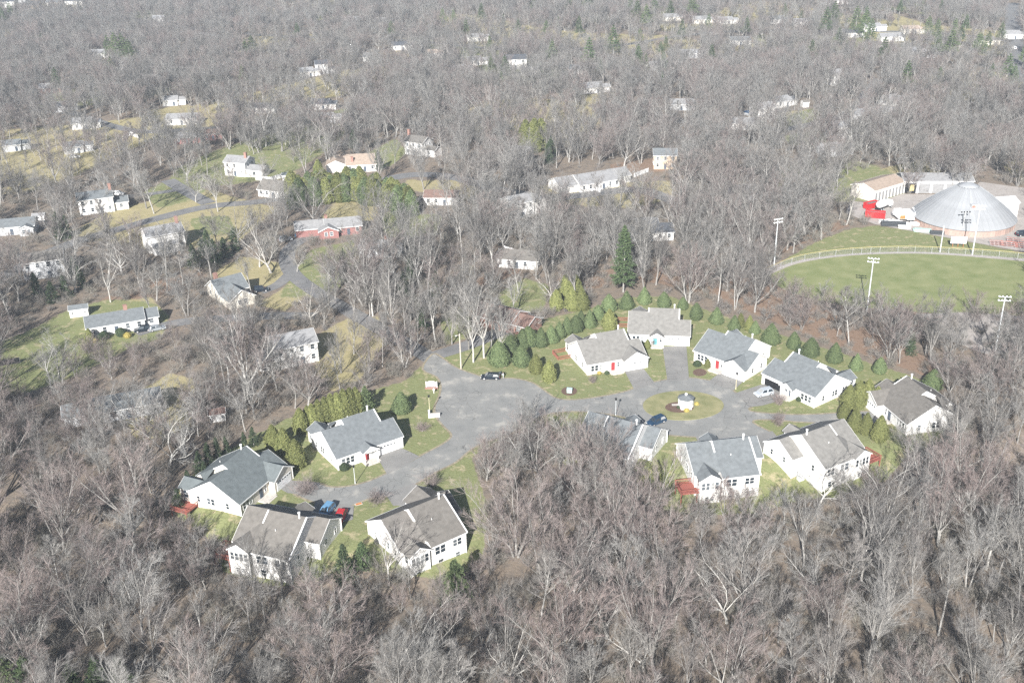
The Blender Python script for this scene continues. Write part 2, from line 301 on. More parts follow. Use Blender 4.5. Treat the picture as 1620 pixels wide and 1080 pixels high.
def sheet(name, pix, material, z=.05, label=None, curb=None, world=None):
    """flat area: the outline triangulated, draped a little above the ground"""
    pts = world or [px(u, v) for u, v in pix]
    bm = bmesh.new(); vs_ = [bm.verts.new((p[0], p[1], z + float(ground(p[0], p[1])))) for p in pts]; f = bm.faces.new(vs_); f.normal_update()
    if f.normal.z < 0: f.normal_flip()
    if curb:
        r = bmesh.ops.extrude_face_region(bm, geom=[f]); 
        for e in r['geom']:
            if isinstance(e, bmesh.types.BMVert): e.co.z += curb
    bmesh.ops.triangulate(bm, faces=bm.faces[:])
    me = bpy.data.meshes.new(name); bm.to_mesh(me); bm.free(); me.materials.append(M[material]); return structure(name, me, label)
def smooth_pts(pix, n=4, closed=True):
    P = [np.array(p, float) for p in pix]; out = []; N = len(P)
    for i in range(N if closed else N - 1):
        p0, p1, p2, p3 = (P[(i - 1) % N], P[i], P[(i + 1) % N], P[(i + 2) % N]) if closed else (P[max(i - 1, 0)], P[i], P[i + 1], P[min(i + 2, N - 1)])
        for k in range(n):
            t = k / n; out.append(tuple(.5 * (2 * p1 + (p2 - p0) * t + (2 * p0 - 5 * p1 + 4 * p2 - p3) * t * t + (3 * p1 - p0 - 3 * p2 + p3) * t ** 3)))
    if not closed: out.append(tuple(P[-1]))
    return out
def ribbon(name, pix, width, material, z=.05, label=None):
    P = [px(u, v) for u, v in smooth_pts(pix, 5, False)]; mb = MB(); L = []
    for i, p in enumerate(P):
        d = (P[min(i + 1, len(P) - 1)] - P[max(i - 1, 0)]); d.z = 0; d.normalize(); q = Vector((-d.y, d.x, 0)) * width / 2
        L.append([(a.x, a.y, z + float(ground(a.x, a.y))) for a in (p + q, p - q)])
    for a, b in zip(L[:-1], L[1:]): mb.face([a[0], a[1], b[1], b[0]])
    me = mb.mesh(name, material); structure(name, me, label); ROADS.append((P, width))
ROADS = []
ROAD = [(668, 584), (690, 596), (697, 611), (694, 628), (687, 645), (690, 660), (702, 675), (713, 686), (711, 694), (695, 705), (668, 719), (640, 735), (612, 748), (585, 760), (555, 768), (525, 770), (503, 764), (475, 762), (452, 768), (470, 784), (505, 797), (545, 803), (585, 789), (625, 783), (655, 768), (690, 747), (722, 731), (742, 714), (765, 701), (800, 690), (835, 672), (860, 657), (905, 651), (960, 655), (1000, 664), (1045, 685), (1075, 690), (1110, 692), (1150, 694), (1200, 697), (1226, 688), (1191, 668), (1215, 664), (1290, 669), (1400, 668), (1402, 650), (1290, 655), (1240, 655), (1187, 650), (1190, 640), (1172, 628), (1158, 616), (1140, 606), (1120, 601), (1089, 597), (1056, 600), (1035, 604), (1004, 614), (985, 620), (950, 627), (910, 632), (882, 630), (865, 620), (842, 605), (810, 598), (775, 598), (745, 590), (720, 580), (700, 566), (684, 560)]
mat('verge', (.27, .235, .17), 1, .35, 1.2, .1)
def outline(name, pix, width, material, z, label):
    P_ = [px(u, v) for u, v in pix]; N_ = len(P_); mb = MB(); L = []
    for i in range(N_):
        d = P_[(i + 1) % N_] - P_[i - 1]; d.z = 0; d.normalize(); q = Vector((-d.y, d.x, 0)) * width / 2
        L.append([(a.x, a.y, z + float(ground(a.x, a.y))) for a in (P_[i] + q, P_[i] - q)])
    for i in range(N_): a, b = L[i], L[(i + 1) % N_]; mb.face([a[0], a[1], b[1], b[0]])
    structure(name, mb.mesh(name, material), label)
outline('verge', smooth_pts(ROAD, 3), .55, 'verge', .072, 'worn sandy strip along the edges of the lane')
sheet('road', smooth_pts(ROAD, 3), 'asphalt', .06, 'cracked grey asphalt lane winding through the cul-de-sac')
DRIVES = [[(986, 583), (1014, 578), (1036, 606), (1004, 618)], [(1048, 548), (1086, 548), (1090, 600), (1056, 604)], [(1144, 586), (1182, 598), (1160, 618), (1120, 604)],
          [(1163, 622), (1218, 604), (1250, 622), (1235, 634), (1205, 642), (1186, 644)], [(596, 722), (634, 708), (664, 722), (640, 737), (612, 750)], [(446, 746), (462, 760), (506, 764), (500, 784), (455, 780), (434, 768)],
          [(500, 792), (560, 800), (558, 822), (520, 832), (490, 815)], [(610, 782), (654, 764), (672, 775), (668, 800), (622, 800)], [(1395, 640), (1465, 632), (1470, 668), (1398, 670)], [(1180, 690), (1222, 682), (1236, 700), (1200, 715)], [(1100, 690), (1190, 694), (1186, 712), (1110, 712)], [(985, 662), (1042, 684), (1038, 700), (990, 690)]]
for q in DRIVES: sheet('driveway', q, 'drive', .085, 'smooth grey asphalt driveway running up to a garage')
ISL = [(1078.5 + 64 * math.cos(a) * (1 + .04 * math.cos(a)), 642 + 23 * math.sin(a)) for a in np.linspace(0, 2 * math.pi, 40, endpoint=False)]
mat('island_grass', (.17, .18, .085), 1, .3, .35, .1, col2=(.31, .285, .16), detail=8)
sheet('traffic_island', ISL, 'island_grass', .06, 'oval grass island in the middle of the turning circle', curb=.12)
sheet('mulch_bed', [(1075 + 23 * math.cos(a), 645 + 8.6 * math.sin(a)) for a in np.linspace(0, 6.283, 24, endpoint=False)], 'mulch', .2, 'oval brown mulch bed round the white kiosk')
sheet('mulch_bed', [(900.5 + 12.5 * math.cos(a), 618.5 + 7 * math.sin(a)) for a in np.linspace(0, 6.283, 20, endpoint=False)], 'mulch', .03, 'round mulch bed in the lawn by the bend')
sheet('mulch_bed', [(1107 + 11 * math.cos(a), 589 + 6 * math.sin(a)) for a in np.linspace(0, 6.283, 20, endpoint=False)], 'mulch', .03, 'small round mulch bed beside the driveway')
mat('turf', (.165, .195, .08), 1, .2, .2, .1, col2=(.25, .26, .13), detail=9)
sheet('outfield_turf', smooth_pts(FIELD, 3), 'turf', .03, 'fresh green outfield of the ball field')
sheet('yard_pavement', YARD, 'yard', .05, 'dusty pale pavement of the depot yard')
sheet('infield', [(1450, 497), (1520, 494), (1600, 498), (1640, 506), (1640, 560), (1560, 560), (1480, 530)], 'yard', .04, 'greyish brown infield dirt at the near edge of the ball field')
sheet('warning_track', smooth_pts([(1212, 437), (1262, 417), (1335, 405.5), (1420, 401.5), (1500, 403.5), (1640, 415), (1640, 411), (1500, 400.5), (1420, 398.5), (1335, 402.5), (1260, 413), (1212, 432)], 4), 'yard', .05, 'pale strip of dirt along the outfield fence')
ribbon('street', [(690, 572), (640, 542), (570, 502), (505, 465), (462, 432), (455, 400), (480, 378), (530, 365)], 5.2, 'old_road', .05, 'tree lined side street leading to the cul-de-sac')
ribbon('street', [(0, 440), (95, 392), (190, 362), (290, 335), (345, 325), (420, 318), (520, 300)], 6, 'old_road', .05, 'grey side street crossing the wooded lots')
ribbon('street', [(330, 322), (290, 300), (265, 285)], 6, 'old_road', .06, 'short grey street branching off between lawns')
ribbon('street', [(560, 300), (640, 278), (715, 280), (790, 300), (880, 312), (1000, 300), (1050, 312), (1100, 330)], 7, 'old_road', .05, 'grey street behind the tall evergreen grove')
ribbon('street', [(1600, 5), (1603, 40), (1606, 70), (1612, 130)], 10, 'old_road', .05, 'straight dark road at the upper corner of the woods')
ribbon('street', [(470, 188), (540, 182), (600, 172)], 6, 'old_road', .05, 'narrow grey lane by the white house with dark roof')
ribbon('street', [(1240, 205), (1330, 185), (1370, 150), (1390, 125)], 6, 'old_road', .05, 'lane running between far white houses')
ribbon('street', [(0, 25), (130, 18), (300, 45), (460, 58), (640, 64), (800, 78), (960, 74), (1120, 52), (1300, 50), (1480, 52), (1600, 66)], 6, 'old_road', .05, 'far lane winding through the upper woods')
ribbon('street', [(60, 160), (200, 205), (300, 205), (420, 196), (560, 186), (700, 200)], 6, 'old_road', .05, 'lane past the long white ranch in the left woods')
ribbon('street', [(1000, 170), (1100, 196), (1240, 205)], 6, 'old_road', .05, 'lane leading to the covered pool')
ribbon('driveway', [(412, 462), (440, 450), (462, 430)], 4, 'old_road', .06, 'asphalt driveway of the cream house')
ribbon('driveway', [(690, 562), (740, 546), (800, 522), (835, 512)], 5, 'old_road', .07, 'shaded asphalt driveway of the brick house')
ribbon('driveway', [(215, 527), (240, 520), (300, 508), (420, 500), (500, 500)], 5, 'old_road', .05, 'long grey driveway of the white ranch house')
ribbon('driveway', [(185, 312), (230, 308), (285, 300)], 4, 'old_road', .05, 'driveway beside the white colonial')
# ---------------------------------------------------------------- windows and doors shared by all houses
_wm = {}
def window_mesh(w_, h_):
    k = (round(w_, 2), round(h_, 2))
    if k not in _wm:
        f = MB(); t = .09
        f.box(-w_/2 - t, w_/2 + t, -.07, .02, -t, 0); f.box(-w_/2 - t, w_/2 + t, -.07, .02, h_, h_ + t)
        f.box(-w_/2 - t, -w_/2, -.07, .02, 0, h_); f.box(w_/2, w_/2 + t, -.07, .02, 0, h_); f.box(-w_/2, w_/2, -.055, .02, h_/2 - .035, h_/2 + .035)
        g = MB(); g.box(-w_/2, w_/2, -.03, -.005, 0, h_/2 - .035); g.box(-w_/2, w_/2, -.03, -.005, h_/2 + .035, h_)
        _wm[k] = (f.mesh('window', 'trim'), g.mesh('pane', 'glass'))
    return _wm[k]
ROT = {'f': 0, 'r': math.pi, 'l': -math.pi/2, 'g': math.pi/2}
def window(parent, x, y, z, d, w_=.8, h_=1.4, mir=1, pane=True):
    f, g = window_mesh(w_, h_); rz = ROT[d] * (mir if d in 'lg' else 1)
    o = link('window', f, parent, (x * mir, y, z), rz)
    link('pane', g, o)
def gable(mb, x0, x1, y0, y1, ze, zr, zb, ends=(1, 1), yr=None):
    """walls of a gabled block whose ridge runs along x"""
    yr = (y0 + y1) / 2 if yr is None else yr
    mb.face([(x0, y0, zb), (x1, y0, zb), (x1, y0, ze), (x0, y0, ze)]); mb.face([(x1, y1, zb), (x0, y1, zb), (x0, y1, ze), (x1, y1, ze)])
    for x, e in ((x0, ends[0]), (x1, ends[1])):
        if e: mb.face([(x, y1, zb), (x, y0, zb), (x, y0, ze), (x, yr, zr), (x, y1, ze)])
def gable_roof(mb, tr, x0, x1, y0, y1, ze, zr, ov=.35, ox=(.35, .35), th=.16, yr=None, lift=.13):
    yr = (y0 + y1) / 2 if yr is None else yr; a = x0 - ox[0]; b = x1 + ox[1]
    for ye, s in ((y0, -1), (y1, 1)):
        sl_ = (zr - ze) / abs(yr - ye); e = ye + s * ov; z = ze - sl_ * ov + lift
        mb.slab([(a, e, z), (b, e, z), (b, yr, zr + lift), (a, yr, zr + lift)], th)
        if tr is not None:
            tr.box(a + .01, b - .01, min(e, e + s * .09), max(e, e + s * .09), z - .2, z - .01)
            for x, q, on in ((a, -1, ox[0] > .05), (b, 1, ox[1] > .05)):
                if on:
                    x2 = x + q * .05; tr.slab([(x, e, z + .012), (x2, e, z + .012), (x2, yr, zr + lift + .012), (x, yr, zr + lift + .012)], .26)
def rot_ridge(mb, tr, x0, x1, y0, y1, yend, ze, zr, ov=.35, lift=.135, back=False, th=.16):
    """roof of a front-facing (or rear-facing) gable that dies into the main roof"""
    xm = (x0 + x1) / 2; sl_ = (zr - ze) / (xm - x0); s = -1 if not back else 1; e = y0 + s * ov
    for xe, q in ((x0, -1), (x1, 1)):
        xo = xe + q * .28; z = ze - sl_ * .28 + lift
        mb.slab([(xo, e, z), (xm, e, zr + lift), (xm, yend, zr + lift), (xo, y1, z)], th)
        if tr is not None: tr.slab([(xo, e, z + .012), (xo, e + s * .05, z + .012), (xm, e + s * .05, zr + lift + .012), (xm, e, zr + lift + .012)], .26)
def garage_door_mesh(w_, h_):
    d = MB()
    for r in range(4):
        for c in range(6): d.box(-w_/2 + c * w_/6 + .03, -w_/2 + (c + 1) * w_/6 - .03, -.05, 0, r * h_/4 + .03, (r + 1) * h_/4 - .03)
    d.box(-w_/2, w_/2, -.02, .01, 0, h_)
    return d.mesh('garage_door', 'white_paint')
GD = garage_door_mesh(4.9, 2.25)
gl_ = MB(); gl_.box(-.26, .26, -.06, -.045, 1.78, 2.08)
GDW = gl_.mesh('pane', 'glass')
dm = MB(); dm.box(-.5, .5, -.06, 0, 0, 2.1); dm.box(-.4, -.05, -.08, -.05, .2, .9); dm.box(.05, .4, -.08, -.05, .2, .9); dm.box(-.4, -.05, -.08, -.05, 1.1, 1.9); dm.box(.05, .4, -.08, -.05, 1.1, 1.9)
DOORM = {k: dm.mesh('front_door', k) for k in ('door_red', 'door_teal', 'door_dark', 'trim')}
FOOT = []      # footprints, kept clear of trees
K = .589
def condo(o, ang, m, style, roof, wall, door, deck, label, opened=False):
    t = thing('condo_house', (o[0], o[1], 0), R_(ang), label, 'house', 'white condominium houses round the cul-de-sac')
    a = R_(ang); ex = Vector((math.cos(a), math.sin(a), 0)); ey = Vector((-math.sin(a), math.cos(a), 0))
    FOOT.append((Vector((o[0], o[1], 0)) + ex * (7.8 * m) + ey * 7, 10.5))
    zb = -3.4; zrB, zrA, zrG = 3 + K * 6.2, 3 + K * 7.25, 3 + K * 4.2
    wl_ = MB(); gable(wl_, 0, 5, 0, 12.4, 3, zrB, zb, (1, 0)); gable(wl_, 5, 12.8, 0, 14.5, 3, zrA, zb); gable(wl_, 12.8, 15.6, 0, 8.4, 3, zrG, zb, (0, 1))
    # sunroom at the back of the low end
    zs = 3 + K * 2.05
    wl_.face([(.3, 12.4, zb), (.3, 14.9, zb), (.3, 14.9, 3), (.3, 12.4, 3)]); wl_.face([(4.4, 12.4, zb), (4.4, 14.9, zb), (4.4, 14.9, 3), (4.4, 12.4, 3)]); wl_.face([(.3, 14.9, zb), (4.4, 14.9, zb), (4.4, 14.9, 3), (2.35, 14.9, zs), (.3, 14.9, 3)])
    gar = style == 'gable'
    if gar:
        p = 1.6; zg = 3 + K * 3.1
        wl_.face([(9.4, -p, zb), (15.6, -p, zb), (15.6, -p, 3), (12.5, -p, zg), (9.4, -p, 3)])
        for x in (9.4, 15.6): wl_.face([(x, -p, zb), (x, 0, zb), (x, 0, 3), (x, -p, 3)])
    wl_.build('wall', wall, t, m)
    tr = MB(); r = MB()
    gable_roof(r, tr, 0, 4.998, 0, 12.4, 3, zrB, ox=(.35, 0))
    # taller middle part: its ridge stands above the low end
    gable_roof(r, None, 5, 12.8, 0, 14.5, 3, zrA, ox=(0, 0))
    for x, q in ((5, -1), (12.8, 1)):
        zt = zrA + .13
        for (ya, yb) in ((6.0 if q < 0 else 4.2, 7.25), (9.6 if q < 0 else 14.85, 7.25)):
            za = zt - K * abs(7.25 - ya); tr.slab([(x, ya, za + .012), (x + q * .28, ya, za + .012), (x + q * .28, yb, zt + .012), (x, yb, zt + .012)], .24)
    tr.box(5.01, 12.79, 14.85, 14.94, 2.72, 2.91); tr.box(5.01, 12.79, -.44, -.35, 2.72, 2.91)
    zA = lambda y_: 3 + K * (14.5 - y_) + .125; r.slab([(4.99, 9.3, zA(9.3)), (2.3, 10.0, zs + .16), (4.99, 13.6, zA(13.6))], .1)
    r.build('main_roof', roof, t, m)
    g = MB(); gable_roof(g, tr, 12.802, 15.6, 0, 8.4, 3, zrG, ox=(0, .35)); 
    if gar: rot_ridge(g, tr, 9.4, 15.6, -1.6, -.02, 3.25, 3, 3 + K * 3.1)
    g.build('garage_roof', roof, t, m)
    s = MB(); rot_ridge(s, tr, .3, 4.4, 14.9, 12.35, 10.2, 3, zs, back=True); s.build('sunroom_roof', roof, t, m)
    # corner boards
    for x, y in ((0, 0), (0, 12.4), (15.6, 8.4), (12.8, 14.5), (.3, 14.9), (4.4, 14.9), (15.6, -1.6 if gar else 0)): tr.box(x - .07, x + .07, y - .07, y + .07, zb + .5, 2.85)
    y0 = -1.6 if gar else 0
    tr.build('trim', 'trim', t, m)
    gx = 12.5
    if opened:
        q = MB(); q.box(-2.45, 2.45, -.03, -.01, 0, 2.25); q.build('garage_shade_panel', 'garage_shade', t, loc=(gx * m, y0 - .02, 0))  # black panel on the solid wall, painted as the shade inside
        q = MB(); q.box(-2.45, 2.45, -.12, -.04, 2.0, 2.25); q.box(-2.5, -2.4, -.08, 0, 0, 2.3); q.box(2.4, 2.5, -.08, 0, 0, 2.3); q.build('garage_door', 'trim', t, loc=(gx * m, y0 - .02, 0))
    else:
        d = link('garage_door', GD, t, (gx * m, y0 - .01, 0))
        for c in range(6): link('pane', GDW, d, (-2.45 + (c + .5) * .817, 0, 0))
    if not gar:                                             # gabled porch on posts
        pr = MB(); ptr = MB(); rot_ridge(pr, ptr, 5.6, 9.0, -1.5, -.2, 1.9, 2.9, 2.9 + K * 1.7, ov=.2); po = pr.build('porch_roof', roof, t, m); ptr.build('rake_board', 'trim', po, m)
        q = MB(); q.face([(5.6, -1.45, 2.55), (9, -1.45, 2.55), (9, -1.45, 2.9), (7.3, -1.45, 2.9 + K * 1.7), (5.6, -1.45, 2.9)]); q.box(5.6, 9, -1.44, -.05, 2.5, 2.6); q.build('porch_gable', wall, t, m)
        for x in (5.75, 8.85): q = MB(); q.box(x - .12, x + .12, -1.43, -1.2, 0, 2.56); q.build('porch_post', 'trim', t, m)
    q = MB(); q.box(5.5, 9.2, -2.1, -.02, -.3, .16); q.box(5.9, 8.8, -2.5, -2.1, -.3, .08); q.build('porch_floor', 'concrete', t, m)
    link('front_door', DOORM[door], t, (6.9 * m, -.01, .18)); window(t, 8.3, -.01, .9, 'f', .6, 1.3, m)
    for x in (1.4, 2.45, 3.5): window(t, x, -.005, .85, 'f', .8, 1.45, m)
    for x, y, z, d, w_, h_ in ((0, 3, .9, 'l', .7, 1.3), (0, 6.6, .9, 'l', .8, 1.4), (0, 7.6, .9, 'l', .8, 1.4), (0, 10.2, .9, 'l', .7, 1.3), (0, 4.5, -1.9, 'l', .8, .9), (0, 9.5, -1.9, 'l', .8, .9),
                               (15.6, 2.2, 1, 'g', .7, 1.2), (15.6, 6, 1, 'g', .7, 1.2), (12.8, 11.5, .9, 'g', .7, 1.3), (.3, 13.6, .9, 'l', 1.0, 1.7),
                               (6.4, 14.5, .7, 'r', 1.0, 1.6), (7.6, 14.5, .7, 'r', 1.0, 1.6), (10.3, 14.5, .8, 'r', .85, 1.4), (11.3, 14.5, .8, 'r', .85, 1.4), (10.8, 14.5, -1.9, 'r', .9, 1.1), (7.0, 14.5, -2.0, 'r', 1.1, 1.3),
                               (.95, 14.9, .7, 'r', .7, 1.6), (1.9, 14.9, .7, 'r', .7, 1.6), (2.85, 14.9, .7, 'r', .7, 1.6), (3.8, 14.9, .7, 'r', .7, 1.6), (1.8, 14.9, -1.9, 'r', .7, .9), (2.9, 14.9, -1.9, 'r', .7, .9)):
        y2 = y + (.005 if d == 'r' else 0); window(t, x, y2, z, d, w_, h_, m)
    q = MB(); zt = zrA - .3; q.tube((11.6, 7.6, zt), (11.6, 7.6, zt + 1.25), .17, .17, 10); q.tube((11.6, 7.6, zt + 1.25), (11.6, 7.6, zt + 1.45), .26, .26, 10); q.build('vent_pipe', 'trim', t, m)
    q = MB(); q.tube((8, 10.5, 5.2), (8, 10.5, 5.85), .07, .07, 8); q.build('vent_pipe', 'trim', t, m)
    for x, y in ((.12, -.12), (12.68, 14.62), (15.72, -.1 if not gar else -1.5)): q = MB(); q.box(x - .05, x + .05, y - .05, y + .05, -.1 if y < 5 else -2.6, 2.75); q.build('downspout', 'trim', t, m)
    q = MB(); q.box(13.2, 14.6, 9.0, 9.9, zb, -1.6 if m < 0 else -.2); q.build('air_conditioner', 'galvanised', t, m)
    if deck:
        q = MB()
        for i in range(14): q.box(-3.6 + i * .28, -3.6 + i * .28 + .25, 10.6, 14.6, -.12, -.02)
        dk = q.build('deck', 'deck_wood', t, m)
        q = MB()
        for z in (.9, .1): q.box(-3.66, -3.56, 10.5, 14.7, z, z + .1); q.box(-3.6, .2, 14.6, 14.7, z, z + .1); q.box(-3.6, -.1, 10.5, 10.6, z, z + .1)
        for i in range(17): q.box(-3.63, -3.59, 10.55 + i * .25, 10.6 + i * .25, .1, .95)
        for i in range(15): q.box(-3.6 + i * .25, -3.55 + i * .25, 14.63, 14.67, .1, .95); q.box(-3.6 + i * .23, -3.55 + i * .23, 10.53, 10.57, .1, .95)
        q.build('deck_railing', 'deck_wood', dk, m)
        for x, y in ((-3.5, 10.7), (-3.5, 14.5), (-.2, 14.6), (-.2, 10.7)): q = MB(); q.box(x - .08, x + .08, y - .08, y + .08, -3.2, -.13); q.build('deck_post', 'deck_wood', dk, m)
    return t
condo((-37.49, 193.95), 34.3, 1, 'porch', 'roof_bluegrey', 'wall_white', 'door_red', 0, 'white house with blue-grey roof beside the long yellow-green hedge, near the entrance lamp')
condo((-54.57, 177.70), 65.1, 1, 'gable', 'roof_slate', 'wall_beige', 'door_dark', 1, 'cream-sided house with dark slate roof and red deck, furthest left of the condominiums')
condo((-48.59, 177.11), 160.4, -1, 'porch', 'roof_brown', 'wall_white', 'door_red', 1, 'brown-roofed house seen from behind with blue and red cars in its shaded drive')
condo((-28.47, 170.63), 216.3, -1, 'gable', 'roof_brown', 'wall_white', 'door_dark', 0, 'brown-roofed house with a round pine at its back wall')
condo((18.41, 235.43), 18.7, 1, 'gable', 'roof_taupe', 'wall_white', 'door_red', 1, 'taupe-roofed house with gabled garage, red door and red deck by the row of clipped evergreens')
condo((30.50, 252.99), 351.3, 1, 'porch', 'roof_taupe', 'wall_white', 'door_teal', 1, 'taupe-roofed house facing straight down a long grey driveway')
condo((45.90, 242.00), 315.3, 1, 'gable', 'roof_bluegrey', 'wall_white', 'door_red', 0, 'blue-grey roofed house with gabled garage behind the lamp post at the turning circle')
condo((69.26, 216.00), 305.6, -1, 'porch', 'roof_bluegrey', 'wall_white', 'door_dark', 0, 'blue-grey roofed house with open garage and silver car outside', True)
condo((85.86, 202.60), 283., -1, 'gable', 'roof_brown', 'wall_white', 'door_dark', 0, 'brown-roofed house at the far end of the lane under a wide pale tree')
condo((67.13, 204.14), 208.8, 1, 'porch', 'roof_taupe', 'wall_white', 'door_red', 1, 'house with bright white end wall and tree shadow across its taupe roof')
condo((34.61, 196.45), 188.7, -1, 'porch', 'roof_bluegrey', 'wall_white', 'door_red', 1, 'blue-grey roofed house seen from behind with red deck below the turning circle')
condo((19.75, 210.12), 150.1, -1, 'porch', 'roof_bluegrey', 'wall_white', 'door_red', 1, 'blue-grey roofed house mostly hidden behind bare reddish trees')

# ---------------------------------------------------------------- houses in the woods
def house(u, v, w_, d, yaw, st, wall, roof, label, wings=(), chimney=None, door='door_dark', ridge='x', gar=None, near=True, pitch=.45, name='house', world=None):
    p = world or px(u, v); t = thing(name, p, R_(yaw), label, 'house' if name == 'house' else name.split('_')[-1], None if name != 'house' else 'houses among the woods')
    FOOT.append((p + Vector((-math.sin(R_(yaw)), math.cos(R_(yaw)), 0)) * d / 2, max(w_, d) * .62)); 
    for q_ in ((6,) if p.y < 330 else (8,)): FOOT.append((p + Vector((-p.x, -p.y, 0)).normalized() * q_, max(w_, d) * (.42 if p.y < 330 else .36)))
    e = 2.7 * st + .3; wl_ = MB(); r = MB(); tr = MB()
    blocks = [(-w_/2, w_/2, 0, d, e, ridge)] + [(a, b, c, f, 2.7 * s + .3 - .05 * (i + 1), rd) for i, (a, b, c, f, s, rd) in enumerate(wings)]
    for (x0, x1, y0, y1, ee, rd) in blocks:
        if rd == 'x': zr = ee + pitch * (y1 - y0) / 2; gable(wl_, x0, x1, y0, y1, ee, zr, -.6); gable_roof(r, tr, x0, x1, y0, y1, ee, zr, ov=.4)
        else:
            zr = ee + pitch * (x1 - x0) / 2; xm = (x0 + x1) / 2
            wl_.face([(x0, y0, -.6), (x1, y0, -.6), (x1, y0, ee), (xm, y0, zr), (x0, y0, ee)]); wl_.face([(x1, y1, -.6), (x0, y1, -.6), (x0, y1, ee), (xm, y1, zr), (x1, y1, ee)])
            for x in (x0, x1): wl_.face([(x, y0, -.6), (x, y1, -.6), (x, y1, ee), (x, y0, ee)])
            rot_ridge(r, tr, x0, x1, y0, y1 + .3, y1 + .3, ee, zr)
    wl_.build('wall', wall, t); r.build('roof', roof, t); tr.build('trim', 'trim', t)
    n = max(2, int(w_ / 2.6)) if near else max(2, int(w_ / 4))
    for s in range(st):
        for i in range(n):
            x = -w_/2 + (i + .5) * w_ / n
            if s == 0 and i == n // 2: continue
            if gar and s == 0 and abs(x - gar) < 2.9: continue
            if any(a - .5 < x < b + .5 and c < 0 for (a, b, c, f, s_, rd) in wings): continue
            window(t, x, -.005, s * 2.7 + 1.1, 'f', .95, 1.3)
        if near or s == st - 1:
            for yy in (d * .3, d * .7): window(t, -w_/2, yy, s * 2.7 + 1.1, 'l', .85, 1.25); window(t, w_/2, yy, s * 2.7 + 1.1, 'g', .85, 1.25)
    i = n // 2; x = -w_/2 + (i + .5) * w_ / n; link('front_door', DOORM[door], t, (x, -.01, .1))
    if gar is not None: link('garage_door', GD, t, (gar, -.012, 0))
    for k, (a, b, c, f, s_, rd) in enumerate(wings):
        if c < 0: window(t, (a + b) / 2 - .9, c - .005, 1.0, 'f', .95, 1.3); window(t, (a + b) / 2 + .9, c - .005, 1.0, 'f', .95, 1.3)
        elif near and b > w_/2: window(t, (a + b) / 2, c - .005, 1.0, 'f', 1.1, 1.3)
    if chimney is not None:
        x, y, zt = chimney; q = MB(); q.box(x - .5, x + .5, y - .45, y + .45, e - .5, zt); q.box(x - .56, x + .56, y - .51, y + .51, zt - .25, zt - .05); q.build('chimney', 'brick', t)
    return t
house(0, 0, 15.0, 8.2, 21.8, 1, 'wall_white', 'roof_bluegrey', 'long white ranch house with blue-grey roof and brick chimney on an open lawn', chimney=(3.2, 4.3, 6.3), gar=None, world=Vector((-108.2, 267.6, 0)), wings=[(7.5, 11.2, 1.2, 7.6, .9, 'x')])
house(372, 474, 9, 9, 38, 1, 'wall_cream', 'roof_bluegrey', 'cream cape house with grey roof, chimney and front wing by a black car', wings=[(-4.4, 3.4, -6.5, .2, .9, 'y')], chimney=(-2.5, 6, 7.3), ridge='x', pitch=.65)
house(266, 396, 12, 8.5, 30, 2, 'wall_white', 'roof_light', 'two-storey white house with light roof and brick chimney among bare trees', chimney=(5, 4, 9.8), wings=[(-5, 3, -3, 0, 1, 'x')])
house(155, 338, 12, 8, 22, 2, 'wall_white', 'roof_bluegrey', 'white colonial house with tall brick chimney and a pale car parked behind', chimney=(5.6, 3.5, 9.7), wings=[(6, 11, 1, 7, 1, 'x')])
house(20, 372, 15, 8, 12, 1, 'wall_grey', 'roof_bluegrey', 'low grey ranch house at the edge beside a small white shed', wings=[(3, 7.5, -2.5, 0, .9, 'y')])
house(72, 440, 12, 8, 18, 2, 'wall_grey', 'roof_brown', 'grey two-storey house almost hidden by trees by the curving street')
house(472, 578, 11, 8.5, 25, 2, 'wall_white', 'roof_light', 'white two-storey house with small back porch deep in bare trees near the hedge', wings=[(-9.5, -5.5, .8, 7, 1, 'x')])
house(205, 662, 15, 8, 20, 1, 'wall_grey', 'roof_bluegrey', 'grey-roofed white ranch house behind tall trunks with striped shadows', wings=[(-14, -7.5, .6, 7.4, .95, 'x')])
house(545, 372, 12, 8.5, 12, 1, 'wall_red', 'roof_light', 'red-sided L-shaped ranch house with pale grey roof in front of the tall evergreen grove', wings=[(-16, -6, 1.5, 9.5, .95, 'x'), (-8.5, -2, -2.2, 1.5, .92, 'y')], chimney=(-5.5, 6, 6.0))
house(592, 408, 10, 8, -10, 1, 'wall_grey', 'roof_light', 'grey-roofed house with a chimney pipe close below the red-sided ranch', wings=[(4.5, 9, 1, 6.5, .9, 'x')], chimney=(3, 5, 6.2))
house(428, 313, 11, 8, -25, 1, 'wall_white', 'roof_brown', 'pale cape house beside a white fence and small shed', pitch=.7, wings=[(5.5, 10, 1, 6.5, .9, 'x')])
house(373, 279, 9.5, 8, -18, 2, 'wall_white', 'roof_light', 'white two-storey house with brick chimney and lower dark-roofed wing', chimney=(3.8, 3, 9.3), wings=[(4.7, 12, .5, 6.5, 1, 'x')])
house(572, 272, 12, 9, 5, 1, 'wall_white', 'roof_tan', 'sprawling white house with tan roofs round a small courtyard', wings=[(-14, -6.2, .8, 9, 1.05, 'y'), (-10, 5, 9, 15, 1, 'x')], chimney=(-3.5, 2, 6.0))
house(655, 246, 9, 8, -30, 2, 'wall_white', 'roof_brown', 'tall white gabled house with brick chimney by a green lawn', chimney=(-4.7, 4, 9.8), wings=[(4.5, 10, .8, 6, 1, 'x')])
house(778, 520, 12, 9, -35, 1, 'brick', 'roof_redbrown', 'brick house with red-brown roof beside two pale trunks at the lane entrance', wings=[(5.8, 11, .6, 8, .95, 'x')])
house(950, 300, 17, 11, 25, 1, 'wall_white', 'roof_light', 'wide pale-roofed white building with a long white fence', wings=[(-16, -8, 2, 12, .95, 'x'), (8, 15, 3, 12, .98, 'x')])
